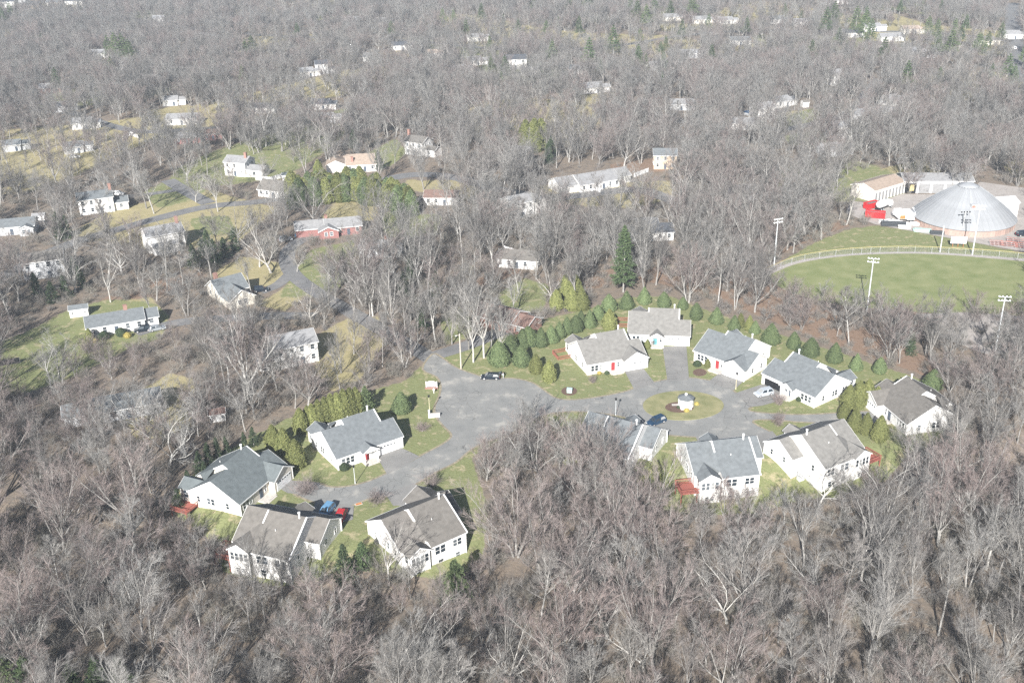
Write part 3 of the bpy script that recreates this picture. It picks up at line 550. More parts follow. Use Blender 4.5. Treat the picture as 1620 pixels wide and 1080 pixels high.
house(1030, 382, 15, 8, 5, 1, 'wall_white', 'roof_dark', 'white house with a long railed deck behind the tall pine', wings=[(-3, 4, 7.8, 13, 1.2, 'x')])
house(828, 345, 9, 8, 30, 2, 'wall_white', 'roof_light', 'white house with two steep gable ends in the trees below the street', wings=[(4.4, 12, 1, 8, 1.4, 'y')])
house(820, 264, 8, 8, -20, 2, 'wall_white', 'roof_light', 'white two-storey house right of the yellow-green columnar evergreen')
house(1052, 268, 9, 8, -5, 2, 'wall_tan', 'roof_bluegrey', 'tan house with blue-grey roof beside rust coloured ground')
house(818, 425, 13, 8, -15, 1, 'wall_white', 'roof_brown', 'white house with brown roof and white fence deep in the centre woods')
house(697, 325, 12, 7.5, -5, 1, 'wall_white', 'roof_redbrown', 'low white house with red-brown roof beside the evergreen grove')
house(1175, 318, 11, 8, 5, 1, 'wall_grey', 'roof_light', 'pale grey house hidden in the trees left of the ball field woods')
FAR = [(288, 198, 18, 8, 3, 1, 'wall_white', 'roof_light', 'long white ranch house beside red shrubs in the left woods'),
 (505, 174, 11, 8, -8, 2, 'wall_white', 'roof_dark', 'white house with black roof and dark wing above a green lawn'), (512, 196, 11, 7, 0, 1, 'wall_grey', 'roof_light', 'low grey-roofed building just below the black-roofed white house'),
 (410, 180, 11, 7, -15, 1, 'wall_white', 'roof_dark', 'white house with dark roof left of the black-roofed one'), (270, 168, 9, 7, 10, 1, 'wall_white', 'roof_light', 'small white house partly hidden above the long white ranch'),
 (130, 205, 11, 8, 10, 1, 'wall_white', 'roof_light', 'pale house half screened by grey trees at left'), (97, 178, 10, 8, 25, 2, 'wall_grey', 'roof_light', 'grey house in trees below the red brick one'), (76, 148, 10, 8, 15, 1, 'brick', 'roof_light', 'red brick house with pale roof near the left edge'),
 (118, 243, 10, 7, 20, 1, 'wall_grey', 'roof_bluegrey', 'grey house beside a white car at left'), (20, 240, 9, 7, 20, 1, 'wall_grey', 'roof_bluegrey', 'grey house at the very left edge'), (157, 92, 17, 8, 0, 1, 'wall_white', 'roof_light', 'long white building left of the dark pine clump'),
 (192, 112, 8, 7, 0, 2, 'wall_white', 'roof_brown', 'small white house below the dark pine clump'), (252, 42, 10, 8, 10, 2, 'wall_white', 'roof_light', 'bright white house high in the left distance'), (320, 65, 12, 8, 0, 1, 'wall_beige', 'roof_light', 'pale beige house in the upper left woods'),
 (240, 142, 9, 8, 15, 2, 'wall_white', 'roof_light', 'white house in a gap of the left woods'), (290, 228, 9, 7, 5, 1, 'wall_red', 'roof_light', 'red house with light roof below the long white ranch'), (333, 222, 7, 6, 0, 1, 'wall_red', 'roof_redbrown', 'small red barn beside a yellow shrub'),
 (487, 122, 9, 8, 20, 2, 'wall_white', 'roof_light', 'white gabled house left of a dark twin'), (510, 118, 9, 8, 10, 2, 'wall_grey', 'roof_dark', 'grey gabled house next to its white twin'), (560, 38, 12, 8, 0, 1, 'wall_white', 'roof_light', 'white house in the top centre woods'),
 (604, 40, 12, 8, 0, 2, 'wall_cream', 'roof_light', 'cream two-storey house in the top centre woods'), (632, 80, 12, 8, 5, 1, 'wall_white', 'roof_dark', 'white house with dark roof among twigs below the cream one'), (584, 98, 9, 8, -5, 2, 'wall_white', 'roof_light', 'white house left of a dark thicket'),
 (645, 52, 9, 8, 0, 1, 'wall_beige', 'roof_brown', 'beige house right of the cream two-storey one'), (752, 66, 13, 7, 0, 2, 'wall_white', 'roof_light', 'white block standing alone at the top centre'), (752, 104, 9, 8, 10, 2, 'wall_white', 'roof_light', 'white house below the lone white block'), (730, 118, 9, 8, 20, 1, 'wall_white', 'roof_light', 'white gabled house left of the small round pine'),
 (682, 92, 9, 7, 0, 1, 'wall_white', 'roof_tan', 'white house with tan roof in the upper middle woods'), (816, 110, 16, 9, 5, 2, 'wall_white', 'roof_dark', 'broad white house beside a dark thicket, upper centre'), (836, 120, 7, 6, 15, 1, 'wall_white', 'roof_light', 'small white outbuilding right of the broad white house'), (908, 118, 8, 8, 5, 2, 'wall_white', 'roof_bluegrey', 'white house left of the tall blue-green pine'),
 (938, 148, 14, 9, 12, 2, 'wall_white', 'roof_light', 'white gabled house below the tall blue-green pine'), (1038, 112, 8, 7, 25, 1, 'wall_white', 'roof_light', 'small white gable on its own in the upper right woods'), (1078, 175, 16, 8, -5, 1, 'wall_grey', 'roof_light', 'long grey house half lost in twigs, right of centre'),
 (1062, 34, 12, 8, 5, 1, 'wall_cream', 'roof_light', 'cream house at the top right of centre'), (1110, 38, 14, 8, 0, 1, 'wall_beige', 'roof_light', 'beige house in the bright row at top right'), (1148, 39, 12, 8, 0, 1, 'wall_white', 'roof_light', 'white house in the bright row at top right'), (1172, 72, 15, 8, 0, 1, 'wall_white', 'roof_bluegrey', 'white house with blue-grey roof below the bright row'), (1092, 93, 13, 8, 0, 1, 'wall_grey', 'roof_light', 'grey house behind hazy twigs right of centre'),
 (1172, 206, 13, 8, -15, 2, 'wall_white', 'roof_light', 'white house beside a blue covered pool'), (1212, 190, 11, 8, 20, 2, 'wall_white', 'roof_light', 'white house just right of the covered pool'), (1240, 170, 11, 8, 25, 2, 'wall_white', 'roof_light', 'white two-storey house with light roof above the lane'), (1326, 135, 9, 8, 25, 2, 'wall_white', 'roof_light', 'white gable at the top of the far lane'),
 (1352, 125, 9, 8, 15, 2, 'wall_cream', 'roof_light', 'cream house right of the far lane'), (1415, 168, 9, 8, 20, 2, 'wall_white', 'roof_light', 'bright white house on the rise above the depot woods'), (1397, 188, 10, 8, 20, 2, 'wall_white', 'roof_light', 'white house just below the bright one on the rise'), (1362, 202, 10, 8, 20, 2, 'wall_grey', 'roof_light', 'grey house in twigs above the depot'),
 (1332, 222, 10, 8, 15, 2, 'wall_white', 'roof_light', 'white house in twigs left of the depot woods'), (1320, 248, 12, 8, 10, 1, 'wall_grey', 'roof_light', 'pale house closest behind the depot'), (1412, 66, 18, 8, 3, 1, 'wall_white', 'roof_light', 'long white house in the upper right clearing'), (1380, 50, 14, 8, 0, 1, 'wall_white', 'roof_light', 'white house above the upper right clearing'),
 (1442, 54, 13, 8, 0, 1, 'wall_beige', 'roof_tan', 'beige house with tan roof in the upper right clearing'), (1346, 60, 13, 8, 0, 1, 'wall_white', 'roof_dark', 'white house among dark evergreens at upper right'), (1388, 80, 9, 8, 10, 2, 'wall_white', 'roof_brown', 'white house below the long one in the clearing'), (1440, 90, 12, 8, -5, 1, 'wall_grey', 'roof_light', 'grey house by a parked white van at upper right'),
 (1228, 38, 14, 8, 0, 1, 'wall_white', 'roof_bluegrey', 'white house beneath hazy trees at top right'), (1268, 42, 12, 8, 0, 1, 'wall_white', 'roof_light', 'pale house left of the upper right evergreens'), (1600, 62, 12, 8, -10, 2, 'wall_white', 'roof_light', 'white house beside the straight dark road'), (1560, 72, 12, 8, 0, 1, 'wall_cream', 'roof_brown', 'cream house left of the straight dark road'),
 (1320, 8, 26, 10, 0, 1, 'wall_white', 'roof_light', 'long white building at the very top right'), (12, 14, 16, 9, 0, 2, 'wall_white', 'roof_dark', 'white building at the far top left corner'), (48, 14, 18, 9, 0, 1, 'wall_tan', 'roof_dark', 'tan building in the far top left row'), (85, 10, 16, 9, 0, 2, 'wall_beige', 'roof_bluegrey', 'beige building at the right end of the far top left row'), (28, 6, 18, 9, 0, 1, 'wall_grey', 'roof_dark', 'dark-roofed building behind the far top left row'), (112, 8, 14, 9, 0, 2, 'wall_white', 'roof_dark', 'white block just right of the far top left row')]
for h_ in FAR: h_ = (h_[0], h_[1], h_[2] * .8, h_[3], h_[4], 1 if (int(h_[0]) % 3) else h_[5], *h_[6:]); house(*h_, near=False, wings=[(h_[2]/2 - .05, h_[2]/2 + 4, 1, 6, .95, 'x')] if h_[2] < 12 else ())
# sheds
def shed(u, v, w_, d, yaw, hgt, wall, roof, label, pitch=.5):
    t = thing('garden_shed', px(u, v), R_(yaw), label, 'shed', 'garden sheds'); FOOT.append((px(u, v), w_ * .8))
    a = MB(); r = MB(); tr = MB(); zr = hgt + pitch * d / 2; gable(a, -w_/2, w_/2, 0, d, hgt, zr, -.3); gable_roof(r, tr, -w_/2, w_/2, 0, d, hgt, zr, ov=.2, ox=(.2, .2), th=.1)
    a.build('wall', wall, t); r.build('roof', roof, t); tr.build('trim', 'trim', t); q = MB(); q.box(-.7, 0, -.05, 0, 0, 1.9); q.box(.02, .7, -.05, 0, 0, 1.9); q.build('door', 'trim', t)
    for x in (-w_ * .33, w_ * .33): window(t, x, -.005, 1.0, 'f', .5, .6)
shed(126, 501, 5.0, 3.2, 17, 2.3, 'wall_white', 'roof_bluegrey', 'white garden shed with grey roof on the lawn above the ranch house')
shed(62, 352, 4, 3, 10, 2.3, 'wall_white', 'roof_light', 'small bright white shed beside the low grey ranch at the left edge')
shed(455, 286, 4, 3, 5, 2.2, 'wall_white', 'roof_slate', 'white shed with dark roof at the end of the white fence')
shed(345, 667, 3.6, 3, 15, 2.0, 'wall_white', 'roof_redbrown', 'white shed with rust-red roof among tall trunks')
shed(606, 334, 3.5, 2.6, -20, 2.0, 'wall_red', 'roof_light', 'little red shed at the corner of the evergreen grove')
shed(1471, 238, 4.5, 3, 0, 2.3, 'wall_white', 'roof_light', 'small white shed at the edge of the depot woods')
shed(1485, 268, 5.5, 3.5, -10, 2.0, 'wall_grey', 'roof_bluegrey', 'grey shed by the clearing with the soccer goal')
shed(1275, 170, 3, 3, 10, 2.4, 'wall_white', 'roof_brown', 'tiny white outbuilding right of the house above the lane')
shed(678, 200, 4, 3, 0, 2.2, 'wall_white', 'roof_light', 'white shed above the blue covered pool in the middle woods')
# ---------------------------------------------------------------- depot yard: L-shaped garage, salt dome
P0 = px(1382, 320, 0); P1 = px(1427, 306, 0)
dep = thing('depot_garage', P0, 0, 'L-shaped depot garage with tan and grey roofs and rows of overhead doors', 'building')
def wing(root, loc, rz, L, D, eave, pitch, wall, roof, doors, dw, dh, opened=()):
    a = MB(); r = MB(); tr = MB(); zr = eave + pitch * D / 2; gable(a, 0, L, 0, D, eave, zr, -.4); gable_roof(r, tr, 0, L, 0, D, eave, zr, ov=.4)
    rel = Vector(loc) - root.location
    for n_, b_, m_ in (('wall', a, wall), ('roof', r, roof), ('trim', tr, 'trim')): b_.build(n_, m_, root, loc=rel, rz=rz)
    ca, sa = math.cos(rz), math.sin(rz)
    for i in range(doors):
        x = L * (i + .5) / doors; q = MB()
        if i in opened: q.box(-dw/2, dw/2, -.03, -.01, 0, dh); nm, mt = 'bay_shade_panel', 'garage_shade'  # black panel in place of a door, the bay's inner shade painted
        else:
            for k in range(5): q.box(-dw/2, dw/2, -.08, 0, k * dh/5 + .02, (k + 1) * dh/5 - .02)
            nm, mt = 'overhead_door', 'roof_light'
        q.build(nm, mt, root, loc=rel + Vector((ca * x, sa * x, 0)), rz=rz)
        q = MB(); q.box(-.18, .18, -.16, 0, 0, eave - .3); xx = L * i / doors + .2; q.build('pilaster', 'wall_white', root, loc=rel + Vector((ca * xx, sa * xx, 0)), rz=rz)
wing(dep, P0, math.atan2(P1.y - P0.y, P1.x - P0.x), 17.5, 10, 4.3, .32, 'wall_beige', 'roof_tan', 9, 1.35, 3.2)
wing(dep, P1 + Vector((.4, .2, 0)), R_(-5), 24.5, 10, 4.6, .32, 'wall_grey', 'roof_light', 5, 4.0, 3.7, (0,))
# the near wing has a tan roof, the other a grey one
DC = Vector((153.4, 343.0, 0)); DR = 16.2; NP = 48
dome = thing('salt_dome', DC, 0, 'large round salt storage dome with grey conical roof and timber wall', 'dome')
prof = [(DR + .5, 2.3), (14.4, 4.5), (11, 7.2), (7.4, 9.9), (4.0, 12.15), (3.0, 12.75)]
q = MB(); wdt = math.tan(math.pi / NP)
for (r0, z0), (r1, z1) in zip(prof[:-1], prof[1:]):
    a0, a1 = r0 * wdt * .992, r1 * wdt * .992; q.slab([(r0, -a0, z0), (r0, a0, z0), (r1, a1, z1), (r1, -a1, z1)], .09)
    q.slab([(r0, a0 - .05, z0 + .09), (r0, a0 + .03, z0 + .09), (r1, a1 + .03, z1 + .09), (r1, a1 - .05, z1 + .09)], .09)
pm = q.mesh('roof_panel', 'dome_metal'); q = MB(); a0 = DR * wdt
q.box(DR - .12, DR, -a0 * .97, a0 * .97, -.3, 2.6); q.box(DR - .02, DR + .1, a0 * .92, a0 * 1.06, -.3, 2.6); wm_ = q.mesh('wall_panel', 'dome_wood')
for i in range(NP):
    an = 2 * math.pi * (i + .5) / NP; link('roof_panel', pm, dome, (0, 0, 0), an); link('wall_panel', wm_, dome, (0, 0, 0), an)
q = MB(); q.lathe([(3.3, 12.55), (3.3, 12.72), (1.9, 13.25), (.7, 13.6), (.0, 13.7)], 24); q.build('roof_cap', 'dome_metal', dome, smooth=True)
q = MB(); 
for i in range(22): an = 2 * math.pi * i / 22; c_, s_ = math.cos(an), math.sin(an); q.box(3.36 * c_ - .12, 3.36 * c_ + .12, 3.36 * s_ - .12, 3.36 * s_ + .12, 12.4, 12.62)
q.build('cap_vents', 'black_metal', dome)
q = MB(); q.box(-.9, .9, -1.1, .6, 0, 1.0); hh = q.build('roof_hatch', 'galvanised', dome, loc=(-1.4, -9.0, 8.1)); q = MB(); q.box(-.75, .75, -1.15, -1.11, .1, .8); q.build('hatch_panel', 'salmon', hh)
q = MB(); gable(q, 0, 7, -3.6, 3.6, 5.2, 6.4, -.2); ann = q.build('entrance_bay', 'wall_white', dome, loc=(12.2, 5.5, 0), rz=R_(8)); q = MB(); gable_roof(q, None, 0, 7, -3.6, 3.6, 5.2, 6.4, ov=.3); q.build('bay_roof', 'wall_white', ann)

def wheels(root, pts, r, w_, axis='y'):
    q = MB(); q.tube((0, -w_/2, 0), (0, w_/2, 0), r, r, 16); q.tube((0, -w_/2 - .005, 0), (0, -w_/2 + .03, 0), r * .85, r, 16); tm = q.mesh('wheel', 'tyre', smooth=False)
    q = MB(); q.tube((0, -w_/2 - .02, 0), (0, w_/2 + .02, 0), r * .62, r * .62, 10); rm = q.mesh('rim', 'rim')
    for x, y in pts: o = link('wheel', tm, root, (x, y, r)); link('rim', rm, o)
def car(u, v, yaw, paint, label, kind='suv', L=4.6, W=1.84, hatch=False, world=None, z=0):
    p = world or px(u, v); p = Vector((p[0], p[1], p[2] + .09 + z)); t = thing('parked_car', p, R_(yaw), label, 'car', 'parked cars')
    Hh = {'suv': 1.68, 'wagon': 1.47, 'sedan': 1.45}[kind]; bl = {'suv': .98, 'wagon': .88, 'sedan': .88}[kind]
    x0, x1 = -L/2, L/2                                    # nose at +x
    side = [(x0, .45), (x0 + .05, bl - .06), (x0 + .18, bl), (x1 - 1.35, bl), (x1 - .35, bl - .16), (x1 - .05, bl - .33), (x1, .45), (x1 - .08, .25), (x0 + .08, .25)]
    def ring(pts, y, tuck): return [(a, y * (1 - (tuck if b > bl - .2 else 0)), b) for a, b in pts]
    q = MB(); b = len(q.v); n = len(side)
    rows = [ring(side, -W/2 + .06, .02), ring(side, -W/2, .03), ring(side, W/2, .03), ring(side, W/2 - .06, .02)]
    rows[0] = [(a * .985, y, c * (.99 if c > .3 else 1.05)) for a, y, c in rows[0]]; rows[3] = [(a * .985, y, c * (.99 if c > .3 else 1.05)) for a, y, c in rows[3]]
    rows = [rows[1], [(a, y * .93, c + (.02 if c > .6 else 0)) for a, y, c in rows[1]], [(a, y * .93, c + (.02 if c > .6 else 0)) for a, y, c in rows[2]], rows[2]]
    for r_ in rows: q.v += r_
    for k in range(3):
        for i in range(n): j = (i + 1) % n; q.f.append((b + k * n + i, b + k * n + j, b + (k + 1) * n + j, b + (k + 1) * n + i)); q.m.append(0)
    q.f.append(tuple(range(b + n - 1, b - 1, -1))); q.m.append(0); q.f.append(tuple(range(b + 3 * n, b + 4 * n))); q.m.append(0)
    # cabin: pillars and roof of body colour, glass set into it
    ra = x0 + (.25 if kind != 'sedan' else .75); rb = x1 - (1.55 if kind != 'sedan' else 1.65); ca = x0 + (.06 if kind != 'sedan' else .35); cb = x1 - 1.0; w0, w1 = W/2 * .95, W/2 * .76
    lo = [(ca, -w0, bl - .02), (cb, -w0, bl - .02), (cb, w0, bl - .02), (ca, w0, bl - .02)]; rx = rb - .25; hi = [(ra + .25, -w1, Hh), (rx, -w1, Hh), (rx, w1, Hh), (ra + .25, w1, Hh)]
    for i in range(4): j = (i + 1) % 4; q.face([lo[i], lo[j], hi[j], hi[i]])
    q.slab([(ra + .2, -w1 - .02, Hh), (rx + .05, -w1 - .02, Hh), (rx + .05, w1 + .02, Hh), (ra + .2, w1 + .02, Hh)], .05); q.slab([(ra + .4, -w1 + .12, Hh + .035), (rx - .2, -w1 + .12, Hh + .035), (rx - .2, w1 - .12, Hh + .035), (ra + .4, w1 - .12, Hh + .035)], .05)
    for s in (-1, 1): q.box(cb - .45, cb - .25, s * (W/2 + .02) - .09, s * (W/2 + .02) + .09, bl + .02, bl + .17)
    q.build('body', paint, t)
    def lerp(a, b_, f): return tuple(a[i] + (b_[i] - a[i]) * f for i in range(3))
    def pane(A, B, C, D, nm, m_=.08, off=None):
        g = MB(); c1 = [lerp(A, C, m_), lerp(B, D, m_), lerp(C, A, m_), lerp(D, B, m_)]; nn = (Vector(B) - Vector(A)).cross(Vector(D) - Vector(A)).normalized() * .012
        g.face([tuple(Vector(c) + nn) for c in c1]); g.build(nm, 'glass', t)
    pane(lo[1], lo[2], hi[2], hi[1], 'windshield'); pane(lo[3], lo[0], hi[0], hi[3], 'rear_window', .1)
    for (A, B, C, D) in ((lo[0], lo[1], hi[1], hi[0]), (lo[2], lo[3], hi[3], hi[2])):
        m1, m2 = lerp(A, B, .49), lerp(D, C, .49); m3, m4 = lerp(A, B, .51), lerp(D, C, .51); pane(A, m1, m2, D, 'side_window', .09); pane(m3, B, C, m4, 'side_window', .09)
    wheels(t, [(x0 + .85, -W/2 + .1), (x0 + .85, W/2 - .1), (x1 - .9, -W/2 + .1), (x1 - .9, W/2 - .1)], .34, .24)
    for s in (-1, 1):
        g = MB(); g.box(x1 - .12, x1 + .005, s * W * .36 - .2, s * W * .36 + .2, .52, .68); g.build('headlight', 'lamp_glass', t); g = MB(); g.box(x0 - .01, x0 + .08, s * W * .38 - .16, s * W * .38 + .16, .6, .85); g.build('tail_light', 'tail', t)
    if hatch:
        g = MB(); g.slab([(ra + .2, -w1, Hh + .02), (ra + .2, w1, Hh + .02), (ra - .75, w1 * .95, Hh + .32), (ra - .75, -w1 * .95, Hh + .32)], .06); h2 = g.build('open_tailgate', paint, t)
        g = MB(); g.slab([(ra + .0, -w1 * .8, Hh + .095), (ra + .0, w1 * .8, Hh + .095), (ra - .45, w1 * .8, Hh + .236), (ra - .45, -w1 * .8, Hh + .236)], .02); g.build('rear_glass', 'glass', h2)
    return t
car(776, 599, 176, 'dark_paint', 'black wagon with its tailgate raised, parked at the bend of the lane', 'wagon', 4.75, hatch=True)
car(1038, 670, 214, 'navy_paint', 'dark blue car parked below the turning circle behind a white gable wall', 'suv', 4.7)
car(1208, 625, 200, 'silver_paint', 'silver car on the driveway outside the open garage', 'suv', 4.6)
car(1226, 606, 200, 'dark_paint', 'black car standing in the open garage mouth', 'sedan', 4.4)
car(517, 812, 250, 'blue_paint', 'light blue car in the shade of the brown-roofed house', 'suv', 4.6)
car(539, 820, 262, 'red_paint', 'red car in the shade next to the light blue one', 'sedan', 4.5)
car(226, 524, 200, 'dark_paint', 'dark car beside the white ranch house', 'suv', 4.6)
car(249, 522, 25, 'grey_paint', 'grey pickup shaped car at the end of the ranch house drive', 'sedan', 4.6)
car(413, 461, 15, 'dark_paint', 'black car next to the cream cape house', 'suv', 4.6)
car(187, 309, 5, 'white_paint', 'white car behind the chimney of the white colonial', 'suv', 4.7)
car(477, 374, 15, 'blue_paint', 'blue car in front of the red-sided ranch', 'sedan', 4.5)
car(452, 381, 20, 'grey_paint', 'grey car left of the blue one on the shaded drive', 'suv', 4.6)
car(118, 250, 30, 'white_paint', 'white car beside a grey house in the left woods', 'sedan', 4.5)
car(1472, 93, 0, 'white_paint', 'white van shaped car in the far upper right clearing', 'suv', 5.0)
car(1345, 142, 80, 'dark_paint', 'dark car on the far lane between white houses', 'sedan', 4.5)
car(1618, 373, 10, 'dark_paint', 'dark car at the edge of the depot yard behind the dome', 'suv', 4.6)
car(1604, 78, 85, 'white_paint', 'white car on the straight dark road at the upper corner', 'suv', 4.6)
car(640, 176, 15, 'red_paint', 'red car beside a house in the upper middle woods', 'sedan', 4.4)
# trucks and stores in the yard
def box_truck(u, v, yaw, L, body, label, rear=None):
    t = thing('box_truck', px(u, v) + Vector((0, 0, .06)), R_(yaw), label, 'truck', 'trucks in the depot yard')
    q = MB(); q.box(-L/2, L/2 - 1.9, -1.2, 1.2, .95, 3.1); q.box(-L/2 - .03, -L/2 + .08, -1.25, 1.25, .9, 3.15); q.box(L/2 - 1.98, L/2 - 1.86, -1.25, 1.25, .9, 3.15)
    for i in range(7): x = -L/2 + .4 + i * (L - 2.6) / 6; q.box(x - .04, x + .04, -1.24, 1.24, .95, 3.0)
    q.build('cargo_box', body, t); q = MB(); q.box(-L/2, L/2 - .2, -.5, .5, .55, .94); q.build('chassis', 'black_metal', t)
    q = MB(); q.face([(L/2 - 1.8, -1.1, .6), (L/2 - 1.8, 1.1, .6), (L/2 - 1.8, 1.1, 2.45), (L/2 - 1.8, -1.1, 2.45)]); s_ = [(L/2 - 1.8, .6), (L/2, .6), (L/2, 1.45), (L/2 - .45, 2.4), (L/2 - 1.8, 2.45)]
    b = len(q.v); q.v += [(a, -1.1, c) for a, c in s_] + [(a, 1.1, c) for a, c in s_]; q.f += [(b + 4, b + 3, b + 2, b + 1, b), (b + 5, b + 6, b + 7, b + 8, b + 9)]; q.m += [0, 0]
    for i in range(5): j = (i + 1) % 5; q.f.append((b + i, b + j, b + 5 + j, b + 5 + i)); q.m.append(0)
    q.build('cab', 'white_paint', t); q = MB(); q.face([(L/2 - .02 + .02, -.95, 1.5), (L/2 + .0, .95, 1.5), (L/2 - .4, .95, 2.35), (L/2 - .4, -.95, 2.35)]); q.v = [(a + .02, b_, c + .01) for a, b_, c in q.v]; q.build('windshield', 'glass', t)
    if rear: q = MB(); q.box(-L/2 - .06, -L/2 - .035, -.95, .95, 1.0, 2.3); q.build('tailgate', rear, t)
    wheels(t, [(-L/2 + 1.2, -1.0), (-L/2 + 1.2, 1.0), (L/2 - 1.0, -1.0), (L/2 - 1.0, 1.0)], .48, .3)
box_truck(1421, 346, 92, 7, 'white_paint', 'white box truck with rust-brown tailgate, leftmost of the three backed to the fence', 'rust')
box_truck(1434.5, 347, 92, 7, 'white_paint', 'white box truck in the middle of the three backed to the fence')
box_truck(1449, 345, 80, 7, 'white_paint', 'white box truck half hidden by the edge of the dome roof')
box_truck(1438, 302, 95, 6, 'yellow', 'yellow truck inside the open bay of the depot garage')
t = thing('tanker_truck', px(1396, 331) + Vector((0, 0, .06)), R_(38), 'white rounded tanker truck parked beside red waste containers', 'truck')
q = MB(); pr = [(.2, -3.4), (.9, -3.1), (1.25, -2.4), (1.3, 0), (1.25, 2.0), (.9, 2.6), (.2, 2.8)]; q.lathe([(r, z) for r, z in pr], 16); q.v = [(z, x, 2.1 + y) for x, y, z in q.v]; q.build('tank', 'white_paint', t, smooth=True)
q = MB(); q.box(-3.4, 4.3, -.5, .5, .6, 1.0); q.build('chassis', 'black_metal', t); q = MB(); q.box(2.9, 4.5, -1.1, 1.1, .7, 2.2); q.slab([(2.9, -1.05, 2.7), (4.1, -1.05, 2.7), (4.1, 1.05, 2.7), (2.9, 1.05, 2.7)], .52); q.build('cab', 'white_paint', t); q = MB(); q.face([(4.13, -.9, 2.23), (4.13, .9, 2.23), (4.13, .9, 2.62), (4.13, -.9, 2.62)]); q.build('windshield', 'glass', t)
wheels(t, [(-2.4, -1), (-2.4, 1), (-1.2, -1), (-1.2, 1), (3.6, -1), (3.6, 1)], .5, .3)
def dumpster(u, v, yaw, L, label):
    t = thing('waste_container', px(u, v) + Vector((0, 0, .06)), R_(yaw), label, 'container', 'red waste containers')
    q = MB(); W_, Hh = 2.4, 2.2
    for a in (-1, 1): q.box(-L/2, L/2, a * W_/2 - .05, a * W_/2 + .05, 0.15, Hh); q.box(a * L/2 - .05, a * L/2 + .05, -W_/2 + .06, W_/2 - .06, .15, Hh)
    q.box(-L/2 - .1, L/2 + .1, -W_/2 - .1, -W_/2 - .06, Hh - .15, Hh); q.box(-L/2 - .1, L/2 + .1, W_/2 + .06, W_/2 + .1, Hh - .15, Hh)
    for i in range(9):
        x = -L/2 + .3 + i * (L - .6) / 8
        for a in (-1, 1): q.box(x - .06, x + .06, a * (W_/2 + .05) - .05, a * (W_/2 + .05) + .05, .15, Hh - .16)
    q.build('body', 'red_paint', t); q = MB(); q.box(-L/2 + .1, L/2 - .1, -W_/2 + .1, W_/2 - .1, .3, 1.7); q.build('load', 'old_road', t); q = MB()
    for a in (-.7, .7): q.box(-L/2, L/2, a - .08, a + .08, 0, .16)
    q.build('skids', 'black_metal', t)
dumpster(1384, 344, -20, 6.5, 'large open red waste container in front of the tanker truck'); dumpster(1378, 329, 30, 5.5, 'dark red waste container behind the tanker truck')
for i, (u, v) in enumerate([(1394, 352), (1400, 352.5), (1406, 351), (1412, 351.5), (1418, 352.5), (1424, 354), (1433, 356)]):
    q = MB(); q.box(-.9, .9, -.45, .45, 0, .9); q.box(-.3, .3, -.2, .2, .9, 1.02); tag(q.build('concrete_block', 'wall_white', None, loc=px(u, v) + Vector((0, 0, .06)), rz=R_(random.uniform(-15, 15))), 'pale concrete block in the row along the yard fence', 'block', 'concrete blocks along the yard fence')
t = thing('pipe_stack', px(1413, 357) + Vector((0, 0, .06)), R_(-12), 'low stack of long black pipes along the yard fence', 'pipes')
for r_ in range(3):
    for i in range(5 - r_): q = MB(); q.tube((-4, -1.2 + i * .55 + r_ * .27, .28 + r_ * .46), (4, -1.2 + i * .55 + r_ * .27, .28 + r_ * .46), .27, .27, 10); q.build('pipe', 'black_pipe', t)
t = thing('pipe_stack', px(1482, 370) + Vector((0, 0, .06)), R_(-12), 'short stack of dark pipes left of the scoreboard', 'pipes')
for r_ in range(2):
    for i in range(4 - r_): q = MB(); q.tube((-2.2, -.9 + i * .55 + r_ * .27, .28 + r_ * .46), (2.2, -.9 + i * .55 + r_ * .27, .28 + r_ * .46), .27, .27, 10); q.build('pipe', 'black_pipe', t)
for (u, v, L_, mt, lb) in ((1459, 366, 5.5, 'pale_green', 'pale green sheeting stacked below the dome'), (1431, 361, 3.8, 'wall_white', 'white boards stacked right of the long black pipes'), (1454, 356, 6, 'wall_white', 'long white beams lying by the dome wall')):
    t = thing('board_stack', px(u, v) + Vector((0, 0, .06)), R_(-14), lb, 'boards')
    for k in range(4): q = MB(); q.box(-L_/2 + random.uniform(-.3, .3), L_/2, -.8 + random.uniform(-.1, .1), .8, k * .22, k * .22 + .18); q.build('board', mt, t)
def bleacher(u, v, yaw, L, label):
    t = thing('bleacher', px(u, v) + Vector((0, 0, .06)), R_(yaw), label, 'bleacher', 'red bleachers')
    for k in range(3): q = MB(); q.box(-L/2, L/2, k * .7, k * .7 + .3, .4 + k * .4, .46 + k * .4); q.build('bench_plank', 'salmon', t)
    for i in range(4):
        x = -L/2 + .3 + i * (L - .6) / 3; q = MB(); q.box(x - .04, x + .04, 0, 1.7, 0, .08)
        for k in range(3): q.box(x - .04, x + .04, k * .7 + .1, k * .7 + .2, 0, .4 + k * .4)
        q.build('frame', 'galvanised', t)
bleacher(1577, 389, -8, 4.2, 'single low red bleacher right of the scoreboard'); bleacher(1597, 391, -14, 5, 'red bleacher in front of the leaning pair'); bleacher(1606, 385, -28, 5.5, 'tilted red bleacher close to the dome wall'); bleacher(1618, 393, -4, 5, 'red bleacher at the right edge of the photograph')
